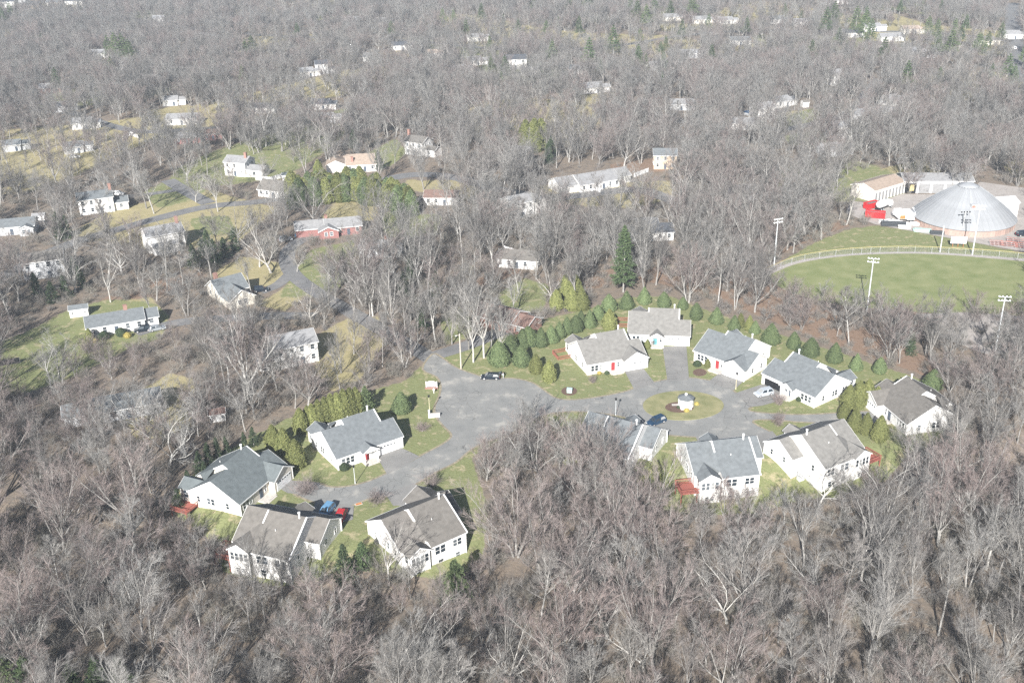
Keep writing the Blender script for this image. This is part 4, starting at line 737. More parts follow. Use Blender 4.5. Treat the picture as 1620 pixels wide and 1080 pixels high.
# ---------------------------------------------------------------- ball field: fence, floodlights, scoreboard
FP = [px(u, v) for u, v in smooth_pts([(1190, 446), (1214, 434), (1262, 415), (1335, 404), (1420, 400), (1500, 402), (1580, 407.5), (1660, 415)], 6, False)]
fen = thing('outfield_fence', FP[0], 0, 'curved chain-link outfield fence with a yellow top rail', 'fence')
dist = 0; wires = MB(); rail = MB(); last = -9; FH = 2.2
for a, b in zip(FP[:-1], FP[1:]):
    A, B = a - FP[0], b - FP[0]; d = (B - A).length; k = int(d / .14)
    rail.tube(A + Vector((0, 0, FH)), B + Vector((0, 0, FH)), .06, .06, 6, cap=False)
    for z in (.1, .55, 1.0, 1.5, 1.9): wires.tube(A + Vector((0, 0, z)), B + Vector((0, 0, z)), .009, .009, 3, cap=False)
    for i in range(k): p = A.lerp(B, i / k); wires.tube(p + Vector((0, 0, .05)), p + Vector((0, 0, FH)), .007, .007, 3, cap=False)
    if dist - last > 2.9: q = MB(); q.tube((0, 0, -.2), (0, 0, FH), .05, .05, 6); q.build('post', 'galvanised', fen, loc=A); last = dist
    dist += d
rail.build('top_rail', 'yellow', fen); w_o = wires.build('wire_mesh', 'galvanised', fen); w_o['kind'] = 'stuff'
def floodlight(u, v, hgt, label, yaw, mt='metal_pole', z=None, arms=2):
    t = thing('floodlight_pole', px(u, v), R_(yaw), label, 'light pole', 'floodlight poles round the ball field')
    q = MB(); q.tube((0, 0, -.3), (0, 0, hgt), .23, .13, 10); q.build('pole', mt, t)
    for k, zz in enumerate((hgt - .1, hgt - 1.1)[:arms]):
        q = MB(); q.box(-1.5, 1.5, -.07, .07, zz - .07, zz + .07); ar = q.build('crossarm', mt, t)
        for x in (-1.3, -.45, .45, 1.3):
            q = MB(); q.lathe([(.08, 0), (.2, .1), (.27, .32), (.25, .36), (0, .32)], 10); q.v = [(x_, -z_, y_ - .1) for x_, y_, z_ in q.v]; q.build('lamp_head', 'lamp_glass' if mt == 'metal_pole' else 'black_metal', ar, loc=(x, 0, zz + .1), smooth=True)
floodlight(1224, 425, 16, 'tall pale floodlight pole at the left end of the outfield fence', 20)
floodlight(1538, 403, 16, 'tall pale floodlight pole right of the scoreboard in front of the dome', -10)
floodlight(1521, 374, 8.5, 'dark floodlight pole behind the scoreboard', 0, 'galvanised', arms=1)
floodlight(1371, 495, 16, 'floodlight pole rising from the trees at the near side of the ball field', 160)
floodlight(1573, 562, 16, 'slim floodlight pole among bare trees at the right edge', 170)
q = MB(); q.tube((0, 0, -.3), (0, 0, 8.6), .2, .16, 10); t = thing('flag_pole', px(1487, 399), 0, 'plain white pole left of the scoreboard', 'pole'); q.build('pole', 'metal_pole', t); q = MB(); q.tube((0, 0, 8.6), (0, 0, 8.75), .22, .1, 10); q.build('cap', 'galvanised', t)
t = thing('scoreboard', px(1515, 391), R_(-8), 'white scoreboard with a dark blue band standing behind the yellow fence rail', 'scoreboard')
q = MB(); q.box(-2.4, 2.4, -.15, .15, 1.3, 3.5); q.build('panel', 'white_paint', t); q = MB(); q.box(-2.2, 2.2, -.17, -.152, 2.25, 2.55); q.build('name_band', 'sign_blue', t)
for x in (-1.3, 0, .9, 1.4): q = MB(); q.box(x - .16, x + .16, -.17, -.152, 1.6, 1.95); q.build('score_window', 'sign_blue', t)
for x in (-1.6, 0, 1.6): q = MB(); q.tube((x, 0.02, -.3), (x, 0.02, 1.3), .08, .08, 8); q.build('leg', 'rust', t)
t = thing('soccer_goal', px(1433, 259), R_(-3), 'white soccer goal frame in the tan clearing behind the depot', 'goal'); q = MB(); q.box(-3, -2.88, 0, .12, 0, 2.3); q.box(2.88, 3, 0, .12, 0, 2.3); q.box(-3, 3, 0, .12, 2.3, 2.42); q.build('front_frame', 'white_paint', t); q = MB(); q.box(-3, 3, 1.8, 1.9, 0, .1); q.box(-3, -2.9, .1, 1.8, 0, .1); q.box(2.9, 3, .1, 1.8, 0, .1); q.build('ground_frame', 'white_paint', t)
# ---------------------------------------------------------------- kiosk, signs, lamp posts
kp = px(1084.5, 644, .18); t = thing('mail_kiosk', kp, 0, 'round white kiosk with a grey roof on the oval island', 'kiosk')
q = MB(); q.lathe([(1.62, -.1), (1.62, 2.6)], 8); q.v = [(x, y, z) for x, y, z in q.v]; q.build('wall', 'wall_white', t)
for i in range(8): an = math.pi / 4 * i; q = MB(); q.tube((1.66 * math.cos(an), 1.66 * math.sin(an), -.1), (1.66 * math.cos(an), 1.66 * math.sin(an), 2.6), .09, .09, 8); q.build('column', 'trim', t)
q = MB(); q.lathe([(1.98, 2.5), (2.0, 2.62), (1.0, 3.0), (.28, 3.24), (0, 3.3)], 8); q.build('roof', 'roof_bluegrey', t); q = MB(); q.lathe([(.28, 3.2), (.28, 3.55), (.36, 3.56), (0, 3.85)], 8); q.build('cupola', 'trim', t)
for i in (4, 5, 6, 7):
    an = math.pi / 4 * (i + .5); q = MB(); q.box(-.42, .42, -.05, .02, .7, 1.9)
    for k in range(4): q.box(-.38, .38, -.07, -.045, .78 + k * .28, .98 + k * .28)
    q.build('mailbox_panel', 'metal_pole', t, loc=(1.52 * math.cos(an), 1.52 * math.sin(an), 0), rz=an + math.pi / 2)
sheet('footpath', [(1062.5, 640), (1078, 639.5), (1078, 642.5), (1063, 643)], 'concrete', .215, 'short pale concrete path to the kiosk')
t = thing('entrance_sign', px(683, 614), R_(-4), 'white entrance sign board beside the lane, above the lamp post', 'sign')
q = MB(); q.box(-1.25, 1.25, -.06, .06, .5, 1.75); q.box(-.75, .75, -.055, .055, 1.75, 1.92); q.build('board', 'white_paint', t)
for x in (-1.32, 1.32): q = MB(); q.box(x - .07, x + .07, -.07, .07, -.2, 1.9); q.build('post', 'trim', t)
q = MB(); q.box(-1.6, 1.6, -.5, .3, -.1, .3); q.build('brick_base', 'brick', t)
t = thing('mail_box', px(686.5, 622), 0, 'small white post box below the entrance sign', 'mailbox'); q = MB(); q.box(-.06, .06, -.06, .06, -.1, .9); q.build('post', 'trim', t); q = MB(); q.box(-.2, .2, -.3, .3, .9, 1.25); q.build('box', 'white_paint', t)
t = thing('entrance_wall', px(683, 660), R_(6), 'low white L-shaped entrance wall at the foot of the lamp post', 'wall'); q = MB(); q.box(-.3, 1.9, -.2, .2, -.2, .95); q.build('long_wall', 'wall_white', t); q = MB(); q.box(-.75, -.32, -.3, 1.9, -.2, 1.1); q.build('short_wall', 'wall_white', t); q = MB(); q.box(-.25, 1.95, -.25, .25, .95, 1.05); q.build('coping', 'concrete', t)
def lamp_post(u, v, hgt, mt, label):
    t = thing('lamp_post', px(u, v), 0, label, 'lamp post', 'lamp posts along the lane')
    q = MB(); q.tube((0, 0, -.2), (0, 0, hgt - .6), .085, .06, 8); q.tube((0, 0, -.2), (0, 0, .5), .13, .11, 8); q.build('post', mt, t)
    q = MB(); q.lathe([(.05, hgt - .62), (.18, hgt - .5), (.24, hgt - .1), (.3, hgt - .08), (.1, hgt + .08), (0, hgt + .12)], 8); q.build('lantern', 'black_metal', t); q = MB(); q.lathe([(.185, hgt - .46), (.225, hgt - .14)], 8); q.build('lantern_glass', 'lamp_glass', t)
lamp_post(680, 654.5, 4.9, 'tan_pole', 'tan lamp post with black lantern by the low white entrance wall'); lamp_post(562, 765, 4.5, 'metal_pole', 'grey lamp post on the lawn in front of the house by the hedge'); lamp_post(1164, 615.5, 4.5, 'tan_pole', 'tan lamp post on the corner of the turning circle'); lamp_post(974, 657, 4.5, 'metal_pole', 'slim lamp post behind the roof of the tree-hidden house')
t = thing('utility_pole', px(729.5, 583.5), R_(10), 'pale wooden utility pole beside the lane entrance', 'pole'); q = MB(); q.tube((0, 0, -.3), (0, 0, 9.8), .19, .13, 8); q.build('pole', 'wood_pole', t); q = MB(); q.box(-.9, .2, -.06, .06, 9.3, 9.42); q.build('crossarm', 'wood_pole', t); q = MB(); q.box(-1.15, -.75, -.14, .14, 9.2, 9.4); q.build('lamp_head', 'galvanised', t)
t = thing('utility_box', px(901, 620), R_(-8), 'pale green utility box in the round mulch bed', 'utility box'); q = MB(); q.box(-.6, .6, -.5, .5, -.1, .85); q.build('cabinet', 'pale_green', t); q = MB(); q.slab([(-.66, -.56, .95), (.66, -.56, .9), (.66, .56, .95), (-.66, .56, 1.0)], .1); q.build('lid', 'pale_green', t)
t = thing('storm_drain', px(567.5, 797.5) + Vector((0, 0, .1)), R_(25), 'rust coloured storm drain at the road edge', 'drain'); q = MB(); q.box(-.75, .75, -.4, .4, 0, .05); q.build('frame', 'concrete', t)
for k in range(6): q = MB(); q.box(-.6, .6, -.32 + k * .11, -.26 + k * .11, .05, .09); q.build('bar', 'rust', t)
# white fences
def fence(pts, hgt, mt, label):
    P = [px(u, v) for u, v in pts]; t = thing('board_fence', P[0], 0, label, 'fence', 'white fences in the woods')
    for a, b in zip(P[:-1], P[1:]):
        A, B = a - P[0], b - P[0]; L_ = (B - A).length; n = max(1, int(L_ / 2.4)); rz = math.atan2(B.y - A.y, B.x - A.x)
        for i in range(n): q = MB(); s_ = L_ / n; q.box(.06, s_ - .06, -.03, .03, .05, hgt); q.build('fence_panel', mt, t, loc=A.lerp(B, i / n), rz=rz); q = MB(); q.box(-.06, .06, -.06, .06, -.2, hgt + .1); q.build('post', mt, t, loc=A.lerp(B, i / n), rz=rz)
fence([(405, 285), (428, 287), (452, 280), (462, 276)], 1.8, 'white_paint', 'white board fence behind the pale cape house')
fence([(880, 287), (915, 296), (950, 304)], 1.7, 'white_paint', 'long white fence in front of the wide pale-roofed building'); fence([(1003, 281), (1026, 272)], 1.7, 'white_paint', 'white fence at the right end of the wide pale-roofed building')
fence([(798, 396), (822, 404), (848, 408)], 1.6, 'white_paint', 'white fence behind the brown-roofed house in the centre woods'); fence([(195, 222), (207, 214), (219, 219)], 1.8, 'white_paint', 'white angled fence in the left woods')
t = thing('dark_screen', px(15, 577), R_(20), 'black fabric screen on the lawn at the left edge', 'screen'); q = MB(); q.box(-2.6, 2.6, -.04, .04, .15, 1.7); q.build('fabric', 'black_metal', t)
for x in (-2.6, 0, 2.6): q = MB(); q.tube((x, 0, -.2), (x, 0, 1.8), .05, .05, 6); q.build('post', 'galvanised', t)
t = thing('covered_pool', px(1187, 181), 0, 'blue covered round swimming pool between white houses', 'pool'); q = MB(); q.lathe([(3.4, 0), (3.4, 1.2), (3.2, 1.25)], 24); q.build('pool_wall', 'galvanised', t); q = MB(); q.lathe([(3.2, 1.22), (0, 1.1)], 24); q.build('cover', 'sign_blue', t)
# person behind the raised tailgate
def person(loc, yaw):
    t = thing('person', loc, yaw, 'person in light grey clothes standing at the raised tailgate of the black wagon', 'person')
    V = [(0, 0, .98), (0, 0, 1.18), (0, .01, 1.38), (0, .0, 1.5), (0, -.02, 1.6), (0, -.03, 1.70), (-.1, 0, .93), (-.11, -.02, .5), (-.12, .02, .09), (-.12, -.14, .04), (.1, 0, .93), (.12, .0, .5), (.13, .04, .09), (.13, -.12, .04),
         (-.19, 0, 1.41), (-.24, -.06, 1.14), (-.2, -.3, 1.06), (-.19, -.37, 1.05), (.19, 0, 1.41), (.25, -.06, 1.14), (.2, -.3, 1.08), (.19, -.37, 1.08)]
    Ed = [(0, 1), (1, 2), (2, 3), (3, 4), (4, 5), (0, 6), (6, 7), (7, 8), (8, 9), (0, 10), (10, 11), (11, 12), (12, 13), (2, 14), (14, 15), (15, 16), (16, 17), (2, 18), (18, 19), (19, 20), (20, 21)]
    Rr = [.145, .14, .16, .06, .095, .085, .095, .065, .045, .04, .095, .065, .045, .04, .07, .045, .032, .034, .07, .045, .032, .034]
    for s, b in ((-1, 17), (1, 21)):
        bx, by, bz = V[b]
        for k in range(4): i = len(V); V += [(bx + (k - 1.5) * .021, by - .045, bz + .005), (bx + (k - 1.5) * .022, by - .085 - .01 * (1.5 - abs(k - 1.5)), bz - .02)]; Ed += [(b, i), (i, i + 1)]; Rr += [.0095, .008]
        i = len(V); V += [(bx - s * .04, by - .02, bz + .01), (bx - s * .055, by - .055, bz)]; Ed += [(b, i), (i, i + 1)]; Rr += [.011, .009]
    me = bpy.data.meshes.new('body'); me.from_pydata(V, Ed, []); o = link('body', me, t)
    m = bpy.data.materials.new('clothes_and_skin'); m.use_nodes = True; n = m.node_tree.nodes; l = m.node_tree.links; tc = n.new('ShaderNodeTexCoord'); sx = n.new('ShaderNodeSeparateXYZ'); l.new(tc.outputs['Object'], sx.inputs[0])
    r = n.new('ShaderNodeValToRGB'); r.color_ramp.interpolation = 'CONSTANT'; e = r.color_ramp.elements; e[0].color = (.05, .05, .05, 1)
    for z, c in ((.08, (.45, .46, .48)), (.95, (.55, .57, .60)), (1.47, (.55, .36, .27))): x = e.new(z / 1.8); x.color = (*c, 1)
    e[-1].color = (.55, .36, .27, 1)
    mr = n.new('ShaderNodeMath'); mr.operation = 'DIVIDE'; mr.inputs[1].default_value = 1.8; l.new(sx.outputs[2], mr.inputs[0]); l.new(mr.outputs[0], r.inputs[0]); l.new(r.outputs[0], n['Principled BSDF'].inputs['Base Color']); me.materials.append(m)
    sk = o.modifiers.new('skin', 'SKIN'); 
    for i, r_ in enumerate(Rr): me.skin_vertices[0].data[i].radius = (r_, r_)
    me.skin_vertices[0].data[0].use_root = True; o.modifiers.new('smooth', 'SUBSURF').render_levels = 2
    q = MB(); q.lathe([(.098, 1.64), (.108, 1.70), (.085, 1.77), (0, 1.80)], 10); q.build('hair', 'hair', t, loc=(0, -.01, 0))
wp = px(776, 599); person(wp + Vector((3.15, -.1, .08)), R_(-80))
# ---------------------------------------------------------------- bare trees
def raw_mesh(name, V, tris, mats, mi=None, smooth=True):
    me = bpy.data.meshes.new(name); T = np.asarray(tris, np.int32); me.vertices.add(len(V)); me.vertices.foreach_set('co', np.asarray(V, np.float32).ravel())
    me.loops.add(T.size); me.loops.foreach_set('vertex_index', T.ravel()); me.polygons.add(len(T)); me.polygons.foreach_set('loop_start', np.arange(0, T.size, 3))
    for k in mats: me.materials.append(M[k])
    if mi is not None: me.polygons.foreach_set('material_index', np.asarray(mi, np.int32))
    me.polygons.foreach_set('use_smooth', np.full(len(T), smooth)); me.update(calc_edges=True); me.validate(); return me
def unit(a): return a / (np.linalg.norm(a, axis=-1, keepdims=True) + 1e-9)
def grow(P0, D0, L, K, bend, up, g):
    """branches as polylines: start, direction, length, segments, wiggle, pull upward"""
    N = len(P0); P = np.zeros((N, K + 1, 3)); P[:, 0] = P0; d = unit(D0)
    for k in range(K):
        d = unit(d + g.normal(0, bend, (N, 3)) + np.array([0, 0, up])); P[:, k + 1] = P[:, k] + d * (L / K)[:, None]
    return P
def spawn(P, Rad, n, t0, t1, ang, lf, g, even=False):
    N, K1, _ = P.shape; K = K1 - 1; t = g.uniform(t0, t1, (N, n)); t = t0 + (np.arange(n)[None, :] + g.uniform(0, 1, (N, n))) / n * (t1 - t0)
    s = np.clip(t * K, 0, K - 1e-4); i = s.astype(int); f = (s - i)[..., None]; r = np.arange(N)[:, None]
    A, B = P[r, i], P[r, i + 1]; S = A + (B - A) * f; T = unit(B - A); rnd = unit(np.cross(T, g.normal(0, 1, T.shape))); a = g.normal(ang, .16, t.shape)[..., None]
    D = T * np.cos(a) + rnd * np.sin(a); L = np.linalg.norm(P[:, -1] - P[:, 0], axis=-1)[:, None] * lf * (1.1 - .55 * t) * g.uniform(.65, 1.3, t.shape)
    rr = Rad[:, None] * (1 - .72 * t) * .52; return S.reshape(-1, 3), D.reshape(-1, 3), L.ravel(), rr.ravel()
def tubes(P, R0, R1, sides):
    N, K1, _ = P.shape; d = unit(P[:, -1] - P[:, 0]); a = unit(np.cross(d, np.array([.31, .17, .93]))); c = np.cross(d, a); th = np.arange(sides) * 2 * np.pi / sides
    off = a[:, None, :] * np.cos(th)[None, :, None] + c[:, None, :] * np.sin(th)[None, :, None]; t = np.linspace(0, 1, K1); rad = R0[:, None] * (1 - t) + R1[:, None] * t
    V = P[:, :, None, :] + off[:, None] * rad[:, :, None, None]; idx = np.arange(N * K1 * sides).reshape(N, K1, sides); j = np.roll(idx, -1, 2)
    q = np.stack([idx[:, :-1], j[:, :-1], j[:, 1:], idx[:, 1:]], -1).reshape(-1, 4); return V.reshape(-1, 3), np.concatenate([q[:, [0, 1, 2]], q[:, [0, 2, 3]]])
def join(parts):
    V = []; T = []; n = 0
    for v, t in parts: V.append(v); T.append(t + n); n += len(v)
    return np.concatenate(V), np.concatenate(T)
def bare_tree(seed, h, clear, fan=23, n1=6, stems=1, n=(10, 6, 8), twig=.0115, rt=.22, crook=.05, wide=1., ex=False):
    """trunk that divides into rising limbs, each feathering out into finer and finer twigs"""
    g = np.random.default_rng(seed); az0 = g.uniform(0, 6.28); S0 = np.zeros((stems, 3)); D0 = np.tile([0, 0, 1.], (stems, 1))
    for i in range(stems):
        if stems > 1: a = az0 + 6.28 * i / stems; S0[i] = (.25 * math.cos(a), .25 * math.sin(a), 0); D0[i] = (.22 * math.cos(a), .22 * math.sin(a), 1)
        else: D0[i] += np.append(g.normal(0, .06, 2), 0)
    c2 = .92 if ex else clear; P = grow(S0, D0, h * c2 * g.uniform(.9, 1.1, stems), 5, crook * .7, .02, g); P[:, 0, 2] -= .4; R = np.full(stems, rt / stems ** .4); Re = R * (.2 if ex else .72)
    lo = clear / .92 if ex else .62; tt = lo + (1 - lo) * (np.arange(n1)[None, :] + g.uniform(0, 1, (stems, n1))) / n1; tt = np.clip(tt, 0, 1); tt[:, -1] = 1
    s = np.clip(tt * 5, 0, 4.9999); i = s.astype(int); f = (s - i)[..., None]; r = np.arange(stems)[:, None]; St = (P[r, i] + (P[r, i + 1] - P[r, i]) * f).reshape(-1, 3); Tn = unit(P[r, i + 1] - P[r, i]).reshape(-1, 3); x = ((tt - lo) / (1 - lo)).ravel()
    az = az0 + 2.4 * np.arange(stems * n1) + g.normal(0, .4, stems * n1); tilt = np.radians(np.abs(g.normal(fan, 8, len(x)))) * (1.25 - .55 * x); tilt[n1 - 1::n1] *= .35
    if ex: tilt = np.radians(62 - 30 * x + g.normal(0, 8, len(x)))
    D = Tn * np.cos(tilt)[:, None] + np.stack([np.cos(az), np.sin(az), 0 * az], -1) * np.sin(tilt)[:, None]
    L = (h * .34 * (1 - .6 * x) if ex else h * (1.02 - clear) * (.86 + .2 * x)) * g.uniform(.75, 1.1, len(x)) * wide; R1 = np.repeat(R, n1) * (.3 if ex else g.uniform(.38, .62, len(x)))
    P1 = grow(St, D, L, 6, crook * 1.5, .05 if not ex else .08, g)
    S2, D2, L2, R2 = spawn(P1, R1, n[0], .14, 1, .56, .40, g); P2 = grow(S2, D2, np.maximum(L2, .7), 3, crook * 2, .09, g)
    S3, D3, L3, R3 = spawn(P2, R2, n[1], .18, 1, .55, .52, g); P3 = grow(S3, D3, np.maximum(L3, .5), 2, crook * 2.2, .10, g)
    S4, D4, L4, R4 = spawn(P3, R3, n[2], .12, 1, .5, .75, g); P4 = grow(S4, D4, np.clip(L4, .45, 1.7), 1, .08, .10, g)
    tr = join([tubes(P, R * 1.15, Re, 8), tubes(P1, np.maximum(R1, .04), np.full(len(R1), .022), 5), tubes(P2, np.clip(R2 * .95, .022, .08), np.full(len(R2), .012), 3)])
    cr = join([tubes(P3, np.clip(R3, .014, .03), np.full(len(R3), .009), 3), tubes(P4, np.full(len(P4), twig), np.full(len(P4), .003), 3)])
    return tr, cr
SPEC = [ # height, height of the fork, opening of the limbs ...
 dict(h=17, clear=.38, fan=21), dict(h=16, clear=.28, fan=27), dict(h=18, clear=.48, fan=17), dict(h=15, clear=.22, fan=25, n1=7),
 dict(h=16, clear=.3, fan=19, stems=2, n1=4), dict(h=13, clear=.2, fan=28, n1=7), dict(h=12, clear=.22, fan=21, stems=3, n1=3), dict(h=17, clear=.5, fan=15, n1=5),
 dict(h=14, clear=.25, fan=35, crook=.09, n1=6), dict(h=11, clear=.3, fan=21, n1=5, rt=.13), dict(h=15, clear=.35, ex=True, n1=14, n=(7, 6, 7), rt=.15), dict(h=18, clear=.22, fan=39, crook=.10, rt=.33, n1=7)]
TREES = []
for i, sp in enumerate(SPEC):
    (tv, tt), (cv, ct) = bare_tree(100 + i, **sp); red = i in (5, 6)
    tm = raw_mesh('trunk', tv, tt, ['bark']); cm = raw_mesh('crown', cv, ct, ['red_twig' if red else 'twig'], smooth=False)
    V, T = join([(tv, tt), (cv, ct)]); jm = raw_mesh('tree_whole', V, T, ['bark', 'red_twig' if red else 'twig'], np.concatenate([np.zeros(len(tt)), np.ones(len(ct))]))
    TREES.append((sp['h'], tm, cm, jm))
PALE = []
for i, sp in enumerate([dict(h=18, clear=.22, fan=46, n1=7, crook=.12, rt=.36, n=(8, 6, 6)), dict(h=16, clear=.2, fan=36, n1=5, crook=.12, rt=.3, n=(8, 6, 5)), dict(h=19, clear=.34, fan=20, n1=5, crook=.07, rt=.26, n=(9, 6, 6))]):
    (tv, tt), (cv, ct) = bare_tree(300 + i, **sp); PALE.append((sp['h'], raw_mesh('trunk', tv, tt, ['pale_bark']), raw_mesh('crown', cv, ct, ['twig'], smooth=False)))
def brush_mesh(seed, h, ns=16, mt='brush'):
    g = np.random.default_rng(seed); a = g.uniform(0, 6.28, ns); S = np.stack([g.normal(0, .5, ns), g.normal(0, .5, ns), np.full(ns, -.1)], -1); D = np.stack([.5 * np.cos(a), .5 * np.sin(a), np.full(ns, 1.)], -1)
    P = grow(S, D, h * g.uniform(.6, 1.1, ns), 3, .18, .02, g); R = np.full(ns, .03); S2, D2, L2, R2 = spawn(P, R, 7, .15, 1, .6, .5, g); P2 = grow(S2, D2, np.maximum(L2, .4), 2, .2, .05, g)
    S3, D3, L3, R3 = spawn(P2, R2, 6, .1, 1, .6, .6, g); P3 = grow(S3, D3, np.clip(L3, .3, 1), 1, .1, .05, g)
    V, T = join([tubes(P, R, R * .4, 3), tubes(P2, np.full(len(P2), .014), np.full(len(P2), .008), 3), tubes(P3, np.full(len(P3), .012), np.full(len(P3), .003), 3)]); return raw_mesh('brush', V, T, [mt], smooth=False)
GARDEN = [(4., stem_only, brush_mesh(600 + i, 3.9, 34, 'red_twig')) for i, stem_only in enumerate([raw_mesh('trunk', *tubes(np.array([[[0, 0, -.2], [.03, 0, .6], [0, .04, 1.6]]]), np.array([.14]), np.array([.05]), 7), ['bark'])] * 2)]
BRUSH = [brush_mesh(500 + i, hh) for i, hh in enumerate((2.2, 3.0, 3.8, 1.6))]

# ---------------------------------------------------------------- evergreens
def needles(shape, n, size, seed, core=.86, thick=.16, upj=.4):
    """leafy surface: thousands of small blades round a solid dark heart"""
    g = np.random.default_rng(seed); t = g.uniform(0, 1, n) ** .85; a = g.uniform(0, 2 * np.pi, n); r = shape(t); lump = 1 + .11 * np.sin(a * 4 + 7 * t + seed) * np.sin(11 * t + 2 * a) + .07 * np.sin(9 * a + 3 * seed + 6 * t) + g.normal(0, .035, n)
    rr = r * lump * (1 - thick * g.uniform(0, 1, n) ** 2); zmax = shape.h; C = np.stack([rr * np.cos(a), rr * np.sin(a), t * zmax], -1)
    nrm = unit(np.stack([np.cos(a), np.sin(a), np.full(n, .25)], -1) + g.normal(0, .55, (n, 3))); tan = unit(np.cross(nrm, g.normal(0, 1, (n, 3)))); bi = unit(np.cross(nrm, tan) + np.array([0, 0, upj])); s = size * g.uniform(.6, 1.5, n)[:, None]
    V = np.stack([C - tan * s * .45, C + tan * s * .45, C + bi * s * 1.1 + nrm * s * .25], 1).reshape(-1, 3); T = np.arange(3 * n).reshape(-1, 3)
    k = 12; zz = np.linspace(0.0, .96, 9); th = np.arange(k) * 2 * np.pi / k; cv = np.stack([np.outer(shape(zz) * core, np.cos(th)), np.outer(shape(zz) * core, np.sin(th)), np.repeat(zz[:, None] * zmax, k, 1)], -1).reshape(-1, 3)
    idx = np.arange(9 * k).reshape(9, k); j = np.roll(idx, -1, 1); q = np.stack([idx[:-1], j[:-1], j[1:], idx[1:]], -1).reshape(-1, 4); return join([(V, T), (cv, np.concatenate([q[:, [0, 1, 2]], q[:, [0, 2, 3]]]))])
def prof_fn(h, pts):
    z = np.array([p[0] for p in pts]); r = np.array([p[1] for p in pts])
    f = lambda t: np.interp(t, z, r); f.h = h; return f
EGG = prof_fn(6., [(0, 1.5), (.12, 2.2), (.3, 2.45), (.5, 2.15), (.7, 1.55), (.85, .95), (.95, .45), (1, .1)])
CONE = prof_fn(6., [(0, 1.7), (.1, 2.3), (.25, 2.35), (.45, 1.8), (.7, 1.1), (.88, .5), (1, .06)])
FLAME = prof_fn(6.5, [(0, 1.2), (.15, 1.7), (.35, 1.75), (.6, 1.35), (.8, .8), (.93, .35), (1, .05)])
COLUMN = prof_fn(9., [(0, 1.2), (.1, 1.6), (.4, 1.7), (.7, 1.3), (.9, .6), (1, .08)])
ROUND = prof_fn(4., [(0, 1.2), (.15, 1.9), (.4, 2.3), (.65, 2.0), (.85, 1.2), (1, .2)])
def conifer_mesh(h, rad, seed, base=.2, layers=15, mt='pine', bl=13, tuft=17):
    """pine with whorls of drooping boughs and gaps between them"""
    g = np.random.default_rng(seed); V = []; n = 0; C = []
    for k in range(layers):
        x = k / (layers - 1); z = h * (base + (1 - base) * x * .97); R0 = rad * (1 - x) ** .75 * (.75 + .5 * g.random()) + .25
        for b in range(bl):
            a = g.uniform(0, 6.28); L = R0 * g.uniform(.6, 1.1); s = g.uniform(.2, 1, tuft) ** .7; C.append(np.stack([np.cos(a) * L * s, np.sin(a) * L * s, z + .28 * L * s * (1 - .5 * s) - .05 * L + g.normal(0, .10, tuft)], -1) + g.normal(0, .11 * (.5 + L * .18), (tuft, 3)))
    C = np.concatenate(C); n = len(C); nr = unit(g.normal(0, .7, (n, 3)) + [0, 0, .8]); ta = unit(np.cross(nr, g.normal(0, 1, (n, 3)))); bi = np.cross(nr, ta); s = .34 * g.uniform(.6, 1.4, n)[:, None]
    V = np.stack([C - ta * s * .5, C + ta * s * .5, C + bi * s], 1).reshape(-1, 3); T = np.arange(3 * n).reshape(-1, 3); cm = raw_mesh('crown', V, T, [mt], smooth=False)
    P = grow(np.zeros((1, 3)), np.array([[0, 0, 1.]]), np.array([h * .97]), 6, .02, .02, g); tv, tt = tubes(P, np.array([.26 * h / 18]), np.array([.03]), 8); return cm, raw_mesh('trunk', tv, tt, ['bark'])
def stem_mesh(h, r=.14): v, t_ = tubes(np.array([[[0, 0, -.3], [0, 0, h * .5], [0, 0, h * .85]]]), np.array([r]), np.array([.03]), 7); return raw_mesh('trunk', v, t_, ['bark'])
def leafy(shape, n, size, mt, k):
    out = []
    for i in range(k): v, t_ = needles(shape, n, size, 40 + i); out.append((raw_mesh('crown', v, t_, [mt], smooth=False), stem_mesh(shape.h)))
    return out
EV = {'egg': (6., leafy(EGG, 5200, .24, 'spruce', 2) + leafy(CONE, 4800, .24, 'spruce', 2)), 'flame': (6.5, leafy(FLAME, 4600, .24, 'arborvitae', 3)), 'column': (9., leafy(COLUMN, 5200, .28, 'arborvitae', 3)), 'greencol': (9., leafy(COLUMN, 5200, .28, 'spruce', 2)), 'round': (4., leafy(ROUND, 3600, .22, 'dark_yew', 2)), 'yellow': (4., leafy(ROUND, 1500, .25, 'forsythia', 1)),
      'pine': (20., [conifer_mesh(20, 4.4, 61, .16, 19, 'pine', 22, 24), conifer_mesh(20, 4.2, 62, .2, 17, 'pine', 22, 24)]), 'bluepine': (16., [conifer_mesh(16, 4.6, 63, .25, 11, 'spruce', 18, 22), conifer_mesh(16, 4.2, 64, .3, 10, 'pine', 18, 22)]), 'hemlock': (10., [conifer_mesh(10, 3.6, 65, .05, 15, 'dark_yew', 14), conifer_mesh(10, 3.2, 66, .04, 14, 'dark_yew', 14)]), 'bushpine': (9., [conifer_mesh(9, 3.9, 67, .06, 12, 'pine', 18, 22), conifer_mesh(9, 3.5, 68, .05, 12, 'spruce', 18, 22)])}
def evergreen(u, v, kind, hgt, label, group, name='evergreen_tree', wid=1., loc=None):
    h0, ms = EV[kind]; c, tm = ms[random.randrange(len(ms))]; s = hgt / h0; p = loc if loc is not None else px(u, v)
    t = thing(name, p, random.uniform(0, 6.28), label, 'shrub' if name.endswith('shrub') else 'tree', group); t.scale = (s * wid, s * wid, s)
    link('crown', c, t); link('trunk', tm, t); FOOT.append((p, hgt * .22)); return t
G1 = ('dark green clipped cone evergreen in the curved row behind the condominium lawns', 'clipped evergreens behind the condominium lawns')
